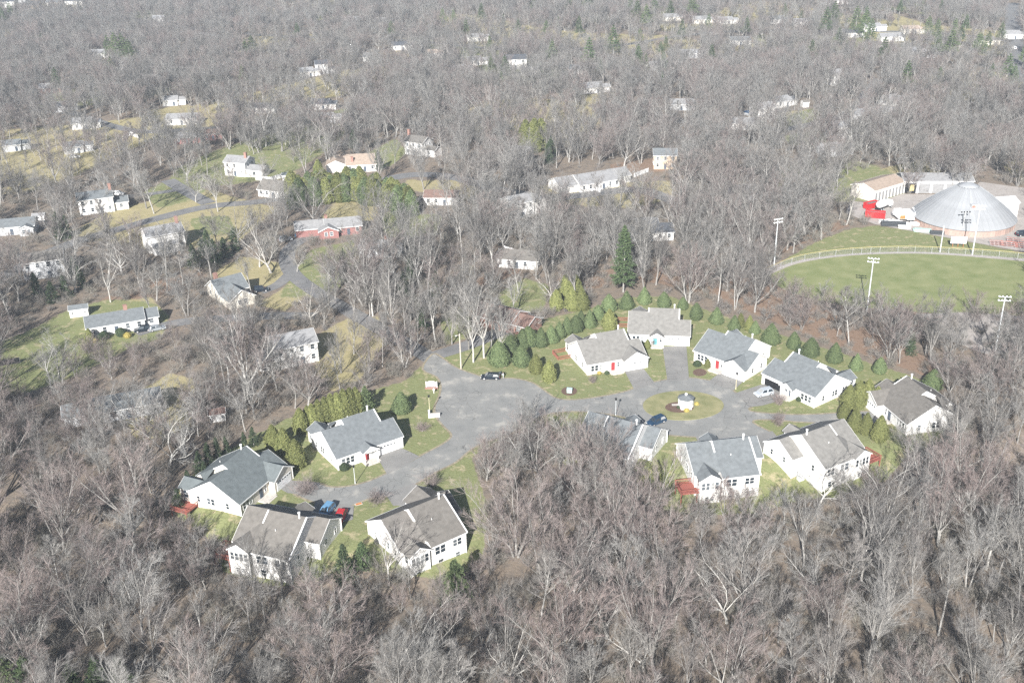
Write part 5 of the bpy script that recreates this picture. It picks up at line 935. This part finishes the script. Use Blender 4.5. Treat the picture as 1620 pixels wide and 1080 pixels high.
for u, v, s in [(789.6, 577, 6.3), (808, 560, 5.8), (825, 577, 5.6), (827, 549, 5.2), (836, 546, 5.3), (856, 547, 5.2), (872, 541, 4.8), (885, 534, 4.6), (897, 527, 4.7), (911, 524, 4.6), (919, 516, 4.5), (933, 517, 4.8), (946, 505, 4.2), (963, 492, 5.0), (991, 488, 5.2), (1019, 480, 5.0), (1050, 486, 4.6), (1080, 489, 3.6), (1101, 505, 4.8), (1133, 511, 4.6), (1161, 522, 4.3), (1194, 527, 3.6), (1219, 542, 5.4), (1255, 551, 4.6), (1282, 563, 5.0), (1320, 572, 5.2), (1354, 585, 4.4), (1391, 590, 4.2), (1474, 616, 5.2)]: evergreen(u, v, 'egg', s, 'dark green clipped cone evergreen ' + next(t_ for k_, t_ in ((800, 'nearest the black wagon'), (815, 'tucked behind the one by the black wagon'), (826, 'on the lawn right of the black wagon'), (842, 'in the pair beside the brick house drive'), (880, 'early in the row above the red deck'), (903, 'midway in the row above the red deck'), (925, 'late in the row above the red deck'), (955, 'at the bend of the row behind the taupe roof'), (1030, 'below the tall layered pine'), (1090, 'right behind the house facing its long driveway'), (1140, 'between the taupe and the blue-grey roof'), (1225, 'behind the blue-grey house with gabled garage'), (1300, 'behind the house with open garage'), (1400, 'in the row right of the house with open garage'), (9999, 'behind the far brown-roofed house')) if u < k_), G1[1], wid=random.uniform(.88, 1.12) * (1 if s < 5.3 else 1.1))
G2 = ('yellow-green flame shaped evergreen on the lawn by the taupe-roofed house with gabled garage', 'yellow-green evergreens by the taupe-roofed house')
for u, v, s in [(848, 590, 5.2), (869, 603, 5.6), (964, 522, 6.0)]: evergreen(u, v, 'flame', s, *G2, wid=1.2)
for u, v, s in [(1171, 518, 4.2), (1185, 523, 4.4)]: evergreen(u, v, 'flame', s, 'yellow-green evergreen squeezed between dark clipped cones behind the blue-grey roof', 'yellow-green evergreens between dark cones')
for u, v, s in [(1341, 647, 6.2), (1357, 643, 6.6), (1371, 640, 6.6), (1386, 641, 4.8), (1334, 664, 4.6), (1351, 682, 5.6), (1369, 686, 5.2), (1390, 697, 6.2)]: evergreen(u, v, 'flame', s, 'yellow-green evergreen in the screen beside the lane to the far brown-roofed house', 'evergreen screen by the end of the lane', wid=1.05)
for u, v, s in [(1012, 787, 5.2), (1020, 780, 5.2), (1028, 772, 5.2), (1036, 762, 5.0)]: evergreen(u, v, 'flame', s, 'green columnar evergreen in the slanting row between two white gable ends', 'slanting evergreen row')
for u, v, s in [(496, 676, 6), (506, 672, 6.4), (516, 669, 6.6), (526, 666, 7), (536, 664, 7), (546, 660, 7.2), (556, 656, 7), (565, 653, 6.6)]: evergreen(u, v, 'flame', s, 'yellow-green evergreen in the tight hedge behind the blue-grey roofed house', 'tight yellow-green hedge', wid=1.1)
evergreen(580, 652, 'bushpine', 6.8, 'blue-green bushy spruce at the right end of the yellow-green hedge', None); evergreen(636, 652, 'egg', 5.2, 'single dark green cone evergreen on the entrance lawn', None, wid=1.05)
for u, v, s in [(477, 683, 6), (489, 676, 5.6)]: evergreen(u, v, 'flame', s, 'yellow-green evergreen at the left end of the tight hedge', 'left end of the hedge', wid=1.1)
for u, v, s in [(434, 710, 6), (451, 718, 6.4), (470, 738, 6.6)]: evergreen(u, v, 'flame', s, 'large yellow-green evergreen between the blue-grey and the slate roofed house', 'evergreens between two houses', wid=1.15)
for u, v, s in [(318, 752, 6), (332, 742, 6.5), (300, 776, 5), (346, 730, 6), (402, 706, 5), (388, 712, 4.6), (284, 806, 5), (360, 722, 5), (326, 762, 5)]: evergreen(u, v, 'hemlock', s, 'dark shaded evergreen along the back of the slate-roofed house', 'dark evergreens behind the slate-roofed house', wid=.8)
evergreen(722, 948, 'bushpine', 8.5, 'bushy green pine against the back wall of a brown-roofed house', None, wid=1.0); evergreen(548, 925, 'hemlock', 9, 'dark green pine standing between the two brown-roofed houses', None, wid=.75); evergreen(575, 900, 'bushpine', 6, 'loose green pine left of the bare birch by the brown-roofed house', None, wid=.9)
for u, v, s in [(12, 1085, 7), (50, 1100, 8), (120, 1105, 7), (160, 1098, 7.5), (195, 1095, 7)]: evergreen(u, v, 'bushpine', s, 'green pine top rising from the bottom left corner of the woods', 'pines at the bottom left corner', wid=.85)
evergreen(986, 462, 'pine', 20.5, 'tall layered green pine standing above the curved row of clipped evergreens', None); evergreen(547, 452, 'pine', 12, 'small green pine beside the street below the red-sided ranch', None, wid=.9)
for i in range(38):
    f = (i % 19) / 18; u = 466 + 186 * f + random.uniform(-4, 4); v = 326 - 16 * math.sin(f * 3.1) + 18 * f - 9 * (i // 19) + random.uniform(-3, 3); evergreen(u, v, 'greencol' if i % 5 in (1, 3) else 'column', random.uniform(8.5, 11.5), 'tall evergreen column in the ' + ('front' if i < 19 else 'back') + ' row of the grove, ' + ('left end' if f < .25 else 'left of middle' if f < .5 else 'right of middle' if f < .75 else 'right end'), 'evergreen grove behind the red-sided ranch', wid=1.45)
evergreen(462, 330, 'hemlock', 7, 'dark low evergreen at the left end of the tall grove', None); evergreen(505, 284, 'column', 8, 'yellow-green column beside the house with tan roofs', None, wid=1.3)
FOOT.append((px(845, 252), 9)); FOOT.append((px(845, 268), 8))
for u, v, s in [(832, 238, 13), (846, 240, 14), (856, 236, 13)]: evergreen(u, v, 'column', s, 'yellow-green columnar evergreen left of a white house in the middle woods', 'yellow-green columns in the middle woods', wid=1.3)
for u, v, s in [(868, 258, 9), (872, 250, 9)]: evergreen(u, v, 'hemlock', s, 'dark green evergreen just right of the yellow-green columns', 'dark evergreens by the columns')
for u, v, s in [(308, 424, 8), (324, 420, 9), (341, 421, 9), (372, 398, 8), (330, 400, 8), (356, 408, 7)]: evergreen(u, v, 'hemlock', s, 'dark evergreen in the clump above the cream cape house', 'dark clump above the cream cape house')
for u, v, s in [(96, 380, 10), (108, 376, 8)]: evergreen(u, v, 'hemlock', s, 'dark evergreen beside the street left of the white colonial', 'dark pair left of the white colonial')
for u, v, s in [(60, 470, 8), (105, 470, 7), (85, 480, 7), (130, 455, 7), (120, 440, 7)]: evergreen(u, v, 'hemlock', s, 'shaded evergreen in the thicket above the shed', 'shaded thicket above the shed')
for u, v, s in [(895, 470, 7), (905, 490, 6.5), (920, 490, 6.5), (880, 490, 6), (910, 470, 7)]: evergreen(u, v, 'flame', s, 'olive evergreen in the thicket behind the row of clipped cones', 'olive thicket', wid=1.2)
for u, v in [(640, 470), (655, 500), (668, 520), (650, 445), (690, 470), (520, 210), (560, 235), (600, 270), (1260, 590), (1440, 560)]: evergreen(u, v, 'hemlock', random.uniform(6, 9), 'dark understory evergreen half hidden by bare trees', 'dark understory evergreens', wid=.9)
FP_ = [(175, 100, 15), (187, 102, 17), (198, 100, 16), (208, 103, 14), (180, 128, 12), (400, 90, 12), (390, 92, 10), (930, 20, 16), (1008, 38, 15), (1022, 44, 14), (1060, 30, 12), (970, 92, 17), (932, 114, 17), (916, 62, 13), (1012, 74, 10), (1094, 30, 16), (1305, 60, 17), (1318, 46, 16), (1352, 58, 17), (1366, 64, 16), (1376, 74, 15), (1396, 108, 15), (1432, 146, 14), (1502, 92, 15), (1466, 66, 14), (1480, 68, 13), (1508, 64, 12), (1590, 138, 15), (1600, 145, 12), (1436, 12, 14), (515, 14, 14), (762, 38, 13), (778, 126, 11), (855, 130, 9), (20, 36, 14), (6, 40, 13), (620, 60, 10), (1120, 55, 12), (1180, 60, 12), (845, 20, 12), (900, 22, 12), (1035, 25, 13), (820, 60, 11), (1560, 88, 12), (1545, 85, 11)]
for u, v, s in FP_: FOOT.append((px(u, v + 5), 7)); evergreen(u, v, 'bluepine', s * 1.12, 'dark green pine in the grey woods ' + next(t_ for k_, t_ in ((60, 'at the top left edge'), (230, 'beside the long white building at upper left'), (450, 'in the upper left middle'), (700, 'at upper centre left'), (860, 'at upper centre'), (960, 'above the white gabled house'), (1050, 'at the top right of centre'), (1200, 'by the bright row of houses'), (1335, 'left of the upper right clearing'), (1385, 'in the clump by the upper right clearing'), (1450, 'above the depot woods'), (1520, 'right of the upper right clearing'), (9999, 'beside the straight dark road')) if u < k_), 'pines standing out of the far woods', wid=1.05)
_pr = random.Random(5); _done = 0
while _done < 48:
    _u, _v = _pr.uniform(0, 1620), _pr.uniform(4, 150)
    if _pr.random() > (.25 if _u < 700 else .8): continue
    _done += 1; FOOT.append((px(_u, _v + 5), 6)); evergreen(_u, _v, 'bluepine', _pr.uniform(9, 15), 'dark green pine scattered in the hazy distance ' + ('at upper left' if _u < 540 else 'at upper centre' if _u < 1080 else 'at upper right') + (' near the top edge' if _v < 60 else ' below the far lane'), 'scattered far pines', wid=_pr.uniform(.8, 1.15))
# shrubs round the houses
for u, v, k, s, lb in [(545, 743, 'round', 1.6, 'round green shrub at the corner of the house by the hedge'), (165, 536, 'round', 2.2, 'round clipped shrub in front of the ranch house'), (192, 531, 'round', 2.3, 'round clipped shrub near the ranch house door'), (202, 534, 'yellow', 1.6, 'bright yellow flowering shrub in front of the ranch house'), (150, 541, 'yellow', 1.1, 'small yellow shrub at the left corner of the ranch house'), (143, 541, 'flame', 4.0, 'pointed green shrub at the left corner of the ranch house'),
                       (1103, 579, 'round', 1.6, 'dark shrub before the blue-grey house with gabled garage'), (1107, 577, 'yellow', .9, 'yellow shrub before the blue-grey house with gabled garage'), (1119, 581, 'flame', 2.4, 'upright green shrub by the gabled garage'), (1017, 549, 'round', 1.5, 'dark green shrub in front of the house facing down its driveway'), (1024, 551, 'flame', 2.6, 'upright shrub in front of the house facing down its driveway'), (1014, 549, 'yellow', .9, 'tiny yellow shrub left of the porch at the long driveway'),
                       (948, 592, 'yellow', .9, 'yellow shrub under the windows of the taupe-roofed house with red door'), (960, 592, 'round', 1.0, 'dark shrub under the windows of the taupe-roofed house with red door'), (1086, 651.5, 'yellow', 1.0, 'yellow shrub in front of the white kiosk'), (1102, 641, 'yellow', .9, 'yellow shrub right of the white kiosk'), (1074, 646, 'round', .8, 'low green shrub left of the white kiosk'), (1264, 634, 'round', 1.1, 'green shrub beneath the windows of the house with open garage')]: evergreen(u, v, k, s, lb, None, 'garden_shrub', wid=1.15)
for u, v in [(1035, 792), (1050, 795)]: pass

# ---------------------------------------------------------------- where the woods grow
def clear_of(x, y, extra=0.):
    z = ground(x, y); u, v = to_px(x, y, z); ok = np.ones(len(x), bool)
    for P in NOTREE: ok &= ~inpoly(u, v, P)
    for c, r in FOOT: ok &= (x - c.x) ** 2 + (y - c.y) ** 2 > (r + .8 + extra) ** 2
    for P, wd in ROADS:
        for a, b in zip(P[:-1], P[1:]):
            dx, dy = b.x - a.x, b.y - a.y; t = np.clip(((x - a.x) * dx + (y - a.y) * dy) / (dx * dx + dy * dy + 1e-9), 0, 1); ok &= (x - a.x - t * dx) ** 2 + (y - a.y - t * dy) ** 2 > (wd / 2 + .3 + extra) ** 2
    return ok, u, v
def scatter(y0, y1, sp, wide=.6):
    out = []; y = y0
    while y < y1:
        hw = wide * y + 30; xs = np.arange(-hw, hw, sp); out.append(np.stack([xs + rng.uniform(-.48, .48, len(xs)) * sp, y + rng.uniform(-.48, .48, len(xs)) * sp], -1)); y += sp
    return np.concatenate(out)
LOW = [([(0, 600), (300, 560), (330, 650), (0, 700)], 8.5), ([(1050, 795), (1440, 770), (1440, 870), (1050, 880)], 7.5), ([(330, 895), (530, 915), (530, 965), (330, 965)], 7), ([(530, 890), (780, 890), (790, 1015), (530, 1015)], 6), ([(1200, 440), (1640, 460), (1640, 570), (1200, 530)], 8.5), ([(880, 735), (1010, 760), (1060, 830), (900, 830)], 11), ([(745, 690), (880, 660), (900, 740), (780, 780)], 10), ([(110, 545), (300, 530), (280, 600), (100, 610)], 8), ([(400, 455), (640, 520), (640, 620), (480, 660), (420, 560)], 13.5), ([(0, 600), (300, 560), (420, 680), (280, 760), (0, 800)], 14), ([(270, 790), (350, 830), (360, 960), (200, 960)], 10)]
P = np.concatenate([scatter(112, 1330, 6.9), scatter(430, 1330, 9.0)]); ok, u, v = clear_of(P[:, 0], P[:, 1]); x, y = P[:, 0], P[:, 1]
nn = np.sin(x * .031 + 2 * np.sin(y * .017)) + np.sin(y * .027 + 1.7 * np.sin(x * .023)); thin = (v < 330) & (nn > .9) & (rng.random(len(x)) < .55); ok &= ~thin
ok &= ~((v > 250) & (v < 490) & (u < 490) & (rng.random(len(x)) < .35)); ok &= ~((v > 560) & (rng.random(len(x)) < .1)); ok &= ~((v > 240) & (v < 560) & (u < 760) & (rng.random(len(x)) < .48))
P, u, v = P[ok], u[ok], v[ok]; x, y = P[:, 0], P[:, 1]; z = ground(x, y); N = len(P)
hgt = rng.normal(14.6, 2.8, N) + 1.5 * np.sin(x * .05 + y * .03); hgt = np.where((v > 330) & (v < 560), hgt + 1.0, hgt); hgt = np.where(v > 860, hgt * .9, hgt); hgt = np.where(v < 130, hgt * .70, np.where(v < 270, hgt * .84, hgt)); hgt = np.where(rng.random(N) < .18, hgt * .62, hgt)
for poly, mh in LOW: inn = inpoly(u, v, poly); hgt = np.where(inn, np.minimum(hgt, mh * rng.uniform(.65, 1, N)), hgt)
hgt = np.clip(hgt, 4, 21)
kind = rng.choice(len(TREES), N, p=np.array([12, 11, 11, 9, 9, 9, 5, 9, 7, 7, 7, 4]) / 100.)
kind = np.where((v > 640) & (rng.random(N) < np.where(np.sin(x * .07 + 1.2 * np.sin(y * .05)) > .1, .32, .05)), rng.choice([5, 6], N), kind); kind = np.where(hgt < 9, rng.choice([5, 6, 9, 8], N), kind)
rot = rng.uniform(0, 6.283, N); scl = hgt / np.array([t[0] for t in TREES])[kind]
inside = (u > -25) & (u < 1645) & (v < 1230) & (v > -20); order = np.argsort(np.where(inside, np.hypot(x, y), 1e9)); solo = order[:262]
def zone(u, v):
    r = ', upper' if v < 880 else ', middle' if v < 1000 else ', bottom edge'
    c = 'far left' if u < 130 else 'left of slate-roofed house' if u < 270 else 'below slate-roofed house' if u < 400 else 'below house with two cars' if u < 540 else 'below house with pine' if u < 760 else 'left of tree-hidden house' if u < 900 else 'below tree-hidden house' if u < 1050 else 'below red-decked house' if u < 1210 else 'below bright white end wall' if u < 1400 else 'bottom right' if u < 1520 else 'far right'
    return c + r
def zone_old(u, v):
    if v > 900: return 'along the bottom left' if u < 520 else 'along the bottom middle' if u < 1080 else 'along the bottom right'
    return 'left of the slate-roofed house' if u < 340 else 'between and behind the lower condominium houses' if u < 1000 else 'below the right-hand condominium houses'
TONE = {5: 'bare reddish tree', 6: 'low many-stemmed reddish tree'}
def plant(src, p, s, rz, label, group, name='bare_tree'):
    t = thing(name, p, rz, label, 'tree', group); t.scale = (s * random.uniform(.78, 1.28), s * random.uniform(.78, 1.28), s); link('trunk', src[1], t); link('crown', src[2], t); return t
for i in solo:
    zn = zone(u[i], v[i]); k = TONE.get(int(kind[i]), 'bare grey tree'); k = ('tall ' if hgt[i] > 16 else 'short ' if hgt[i] < 10.5 else '') + k; plant(TREES[kind[i]], Vector((x[i], y[i], z[i])), scl[i], rot[i], f'{k} in the woods {zn}', f'{k}s {zn}')
HERO = [(749, 573, 2, 19, 'pale-trunked bare tree by the utility pole, left of two'), (766, 566, 2, 18.5, 'pale-trunked bare tree by the utility pole, right of two'), (1497, 768, 0, 17, 'wide spreading pale tree over the far brown-roofed house'), (1392, 806, 1, 13, 'pale forked tree in front of the house with bright white end wall'), (1296, 800, 1, 12.5, 'bare tree casting its shadow on the taupe roof'), (615, 925, 2, 13, 'slim pale birch in front of the brown-roofed house with the pine'),
        (494, 514, 0, 14, 'broad old bare tree by the side street'), (429, 432, 1, 17, 'large bare tree on the tan lawn, nearer the street'), (411, 422, 0, 17, 'large bare tree on the tan lawn, further from the street'), (812, 1085, 0, 13, 'pale crooked tree at the bottom middle edge'), (1018, 1060, 1, 15, 'tall pale leaning tree in the bottom woods'), (35, 1060, 1, 15, 'pale forked tree in the bottom left corner'), (672, 1060, 1, 13, 'pale branching tree low in the middle of the bottom woods'),
        (870, 478, 0, 12, 'pale bare tree leaning over the clipped cones'), (845, 520, 1, 8, 'low pale bare tree beside the brick house drive'), (1245, 395, 0, 15, 'bare tree leaning over the left end of the ball field'), (590, 500, 2, 17, 'tall pale tree by the street entrance woods'), (625, 540, 2, 18, 'tall pale tree nearest the lane entrance'), (175, 478, 2, 15, 'straight bare tree on the lawn edge above the ranch house'), (268, 740, 1, 15, 'pale bare tree left of the slate-roofed house'), (1150, 985, 1, 16, 'pale wide-forked tree in the lower right woods'), (1560, 900, 2, 16, 'tall pale trunk at the right edge of the woods'), (1360, 930, 2, 15, 'tall pale trunk in the lower right woods')]
for (a, b, k, hh, lb) in HERO: plant(PALE[k], px(a, b), hh / PALE[k][0], random.uniform(0, 6.28), lb, None, 'pale_tree')
for (a, b, hh, lb) in [(481, 782, 4.2, 'round brown leafless garden tree in the drive of the slate-roofed house'), (1232, 640, 3, 'small leafless garden tree beside the silver car'), (1232, 672, 3.2, 'small leafless garden tree by the lane below the turning circle'), (938, 605, 2.2, 'tiny leafless tree on the lawn of the taupe-roofed house'), (668, 682, 2.4, 'little leafless tree on the entrance lawn'), (682, 770, 3.2, 'leafless shrubby tree by the road behind a brown roof'), (597, 795, 3.2, 'leafless shrub on the verge left of a brown-roofed house'), (140, 558, 5, 'bare round tree in front of the ranch house'), (1033, 545, 2.0, 'thin young tree on the strip between two driveways')]: plant(GARDEN[random.randrange(2)], px(a, b), hh / 4., random.uniform(0, 6.28), lb, None, 'garden_tree')
for (a, b, hh) in [(905, 765, 15), (930, 775, 15.5), (955, 785, 15), (978, 795, 13.5), (920, 755, 14), (942, 765, 14), (885, 742, 12), (915, 805, 14), (860, 725, 9), (830, 735, 10), (945, 815, 14), (800, 745, 10), (990, 830, 13), (770, 760, 11)]: k = random.choice([0, 1, 3, 5, 5]); plant(TREES[k], px(a, b), hh / TREES[k][0], random.uniform(0, 6.28), 'bare tree in the thick stand ' + ('left of the half hidden blue-grey roof' if a < 895 else 'right before the half hidden blue-grey roof' if b < 790 else 'further down from the half hidden blue-grey roof'), 'stand hiding the house')
for (a, b, hh) in [(752, 525, 14), (742, 553, 15), (776, 549, 14), (790, 556, 12), (795, 535, 12), (735, 500, 15), (812, 500, 12), (715, 545, 15), (690, 545, 16), (660, 552, 16), (672, 536, 16), (640, 530, 15), (610, 515, 15), (585, 500, 14), (555, 482, 14), (530, 472, 14), (520, 490, 14), (560, 520, 14)]: k = random.choice([0, 2, 3, 7]); plant(TREES[k], px(a, b), hh / TREES[k][0], random.uniform(0, 6.28), 'bare tree lining the side street ' + ('near the brick house' if a > 680 else 'before the lane entrance' if a > 600 else 'beyond the tan lawn'), 'bare trees lining the side street')
for (a, b, hh, lb) in [(402, 938, 11, 'bare tree before the left half of the house with two cars'), (446, 950, 12, 'bare tree before the middle of the house with two cars'), (490, 946, 10, 'bare tree before the right end of the house with two cars'), (650, 948, 9, 'bare tree right of the slim birch'), (340, 900, 10, 'bare tree below the red deck of the slate-roofed house'), (1335, 832, 10, 'bare tree right of the one shading the taupe roof'), (1180, 840, 8, 'small bare tree below the red-decked house corner'), (1110, 850, 8, 'small bare tree just below the red deck'), (1440, 770, 12, 'bare tree below the far brown-roofed house'), (1240, 830, 9, 'small bare tree between red-decked house and white end wall')]: k = random.choice([0, 1, 3, 9]); plant(TREES[k], px(a, b), hh / TREES[k][0], random.uniform(0, 6.28), lb, 'trees close behind the lower houses')
# individual far trees on the open lawns of the middle distance
lawn = [(170, 330, 15), (232, 330, 17), (244, 338, 17), (345, 335, 16), (310, 320, 15), (415, 300, 15), (600, 290, 17), (670, 300, 17), (700, 292, 17), (735, 300, 17), (760, 315, 17), (805, 310, 18), (815, 308, 18), (455, 345, 12), (470, 430, 10), (565, 470, 15), (240, 500, 12), (95, 600, 12), (80, 610, 12), (980, 330, 16), (1010, 318, 14), (1065, 300, 16), (520, 470, 14), (560, 560, 13), (585, 575, 14), (540, 590, 13), (300, 660, 13), (230, 690, 15), (265, 700, 15), (215, 680, 14), (820, 462, 12)]
for (a, b, hh) in lawn: k = random.choice([0, 2, 3, 8, 11]); plant(TREES[k], px(a, b), hh / TREES[k][0], random.uniform(0, 6.28), 'single bare tree on grass ' + ('near the white colonial' if a < 290 and b < 400 else 'beside the dark clump and street' if a < 460 and b < 400 else 'near the ranch house lawn' if a < 250 and b < 650 else 'by the striped shadows' if b > 640 else 'near the wide pale-roofed building' if a > 900 else 'by the street behind the grove' if b < 330 else 'by the side street below the red ranch'), 'bare trees on open lawns')

def instancer(name, pts, idx, rot_, scl_, sources, label):
    src = bpy.data.collections.new(name + '_kinds')
    for i, me in enumerate(sources): src.objects.link(bpy.data.objects.new('%s_kind_%02d' % (name, i), me))
    me = bpy.data.meshes.new(name); me.vertices.add(len(pts)); me.vertices.foreach_set('co', np.asarray(pts, np.float32).ravel())
    a = me.attributes.new('kind_id', 'INT', 'POINT'); a.data.foreach_set('value', np.asarray(idx, np.int32)); a = me.attributes.new('turn', 'FLOAT_VECTOR', 'POINT'); a.data.foreach_set('vector', np.asarray(rot_, np.float32).ravel()); a = me.attributes.new('size', 'FLOAT_VECTOR', 'POINT'); a.data.foreach_set('vector', np.asarray(scl_, np.float32).ravel())
    o = link(name, me); o['kind'] = 'stuff'; o['label'] = label; o['category'] = 'woods' if 'wood' in name else 'undergrowth'
    ng = bpy.data.node_groups.new(name, 'GeometryNodeTree'); ng.interface.new_socket('Geometry', in_out='INPUT', socket_type='NodeSocketGeometry'); ng.interface.new_socket('Geometry', in_out='OUTPUT', socket_type='NodeSocketGeometry')
    n = ng.nodes; l = ng.links; gi = n.new('NodeGroupInput'); go = n.new('NodeGroupOutput'); ip = n.new('GeometryNodeInstanceOnPoints'); ci = n.new('GeometryNodeCollectionInfo'); ci.inputs['Collection'].default_value = src; ci.inputs['Separate Children'].default_value = True; ci.inputs['Reset Children'].default_value = True
    def at(nm, ty): q = n.new('GeometryNodeInputNamedAttribute'); q.data_type = ty; q.inputs['Name'].default_value = nm; return q.outputs['Attribute']
    l.new(gi.outputs[0], ip.inputs['Points']); l.new(ci.outputs[0], ip.inputs['Instance']); ip.inputs['Pick Instance'].default_value = True; l.new(at('kind_id', 'INT'), ip.inputs['Instance Index']); e = n.new('FunctionNodeEulerToRotation'); l.new(at('turn', 'FLOAT_VECTOR'), e.inputs[0]); l.new(e.outputs[0], ip.inputs['Rotation']); l.new(at('size', 'FLOAT_VECTOR'), ip.inputs['Scale']); l.new(ip.outputs[0], go.inputs[0])
    md = o.modifiers.new('instances', 'NODES'); md.node_group = ng; return o
rest = np.setdiff1d(np.arange(N), solo); m_ = len(rest)
instancer('woodland', np.stack([x, y, z], -1)[rest], kind[rest], np.stack([rng.normal(0, .05, m_), rng.normal(0, .05, m_), rot[rest]], -1), np.stack([scl[rest] * rng.uniform(.75, 1.35, m_), scl[rest] * rng.uniform(.75, 1.35, m_), scl[rest]], -1), [t[3] for t in TREES], 'bare grey-brown woods spreading between the houses up to the top of the photograph')
B = scatter(112, 420, 3.1); okb, ub, vb = clear_of(B[:, 0], B[:, 1], -.6); okb &= rng.random(len(B)) < np.where(vb > 800, .72, .5); B = B[okb]; nb = len(B); sb = rng.uniform(.6, 1.25, nb)
instancer('undergrowth', np.stack([B[:, 0], B[:, 1], ground(B[:, 0], B[:, 1])], -1), rng.integers(0, 4, nb), np.stack([np.zeros(nb), np.zeros(nb), rng.uniform(0, 6.28, nb)], -1), np.repeat(sb[:, None], 3, 1), BRUSH, 'brown leafless brush on the floor of the woods')

# ---------------------------------------------------------------- haze
HAZE = .0002
q = MB(); q.box(-21000, 21000, -900, 21000, -4.5, 126); hz = bpy.data.materials.new('haze'); hz.use_nodes = True; n = hz.node_tree.nodes; n.remove(n['Principled BSDF']); pv = n.new('ShaderNodeVolumePrincipled'); pv.inputs['Color'].default_value = (.74, .86, 1, 1); pv.inputs['Density'].default_value = HAZE; pv.inputs['Anisotropy'].default_value = 0.0
hz.node_tree.links.new(pv.outputs[0], n['Material Output'].inputs['Volume']); M['haze'] = hz; ho = q.build('haze', 'haze'); ho['kind'] = 'stuff'; ho['label'] = 'thin pale haze over the whole neighbourhood'
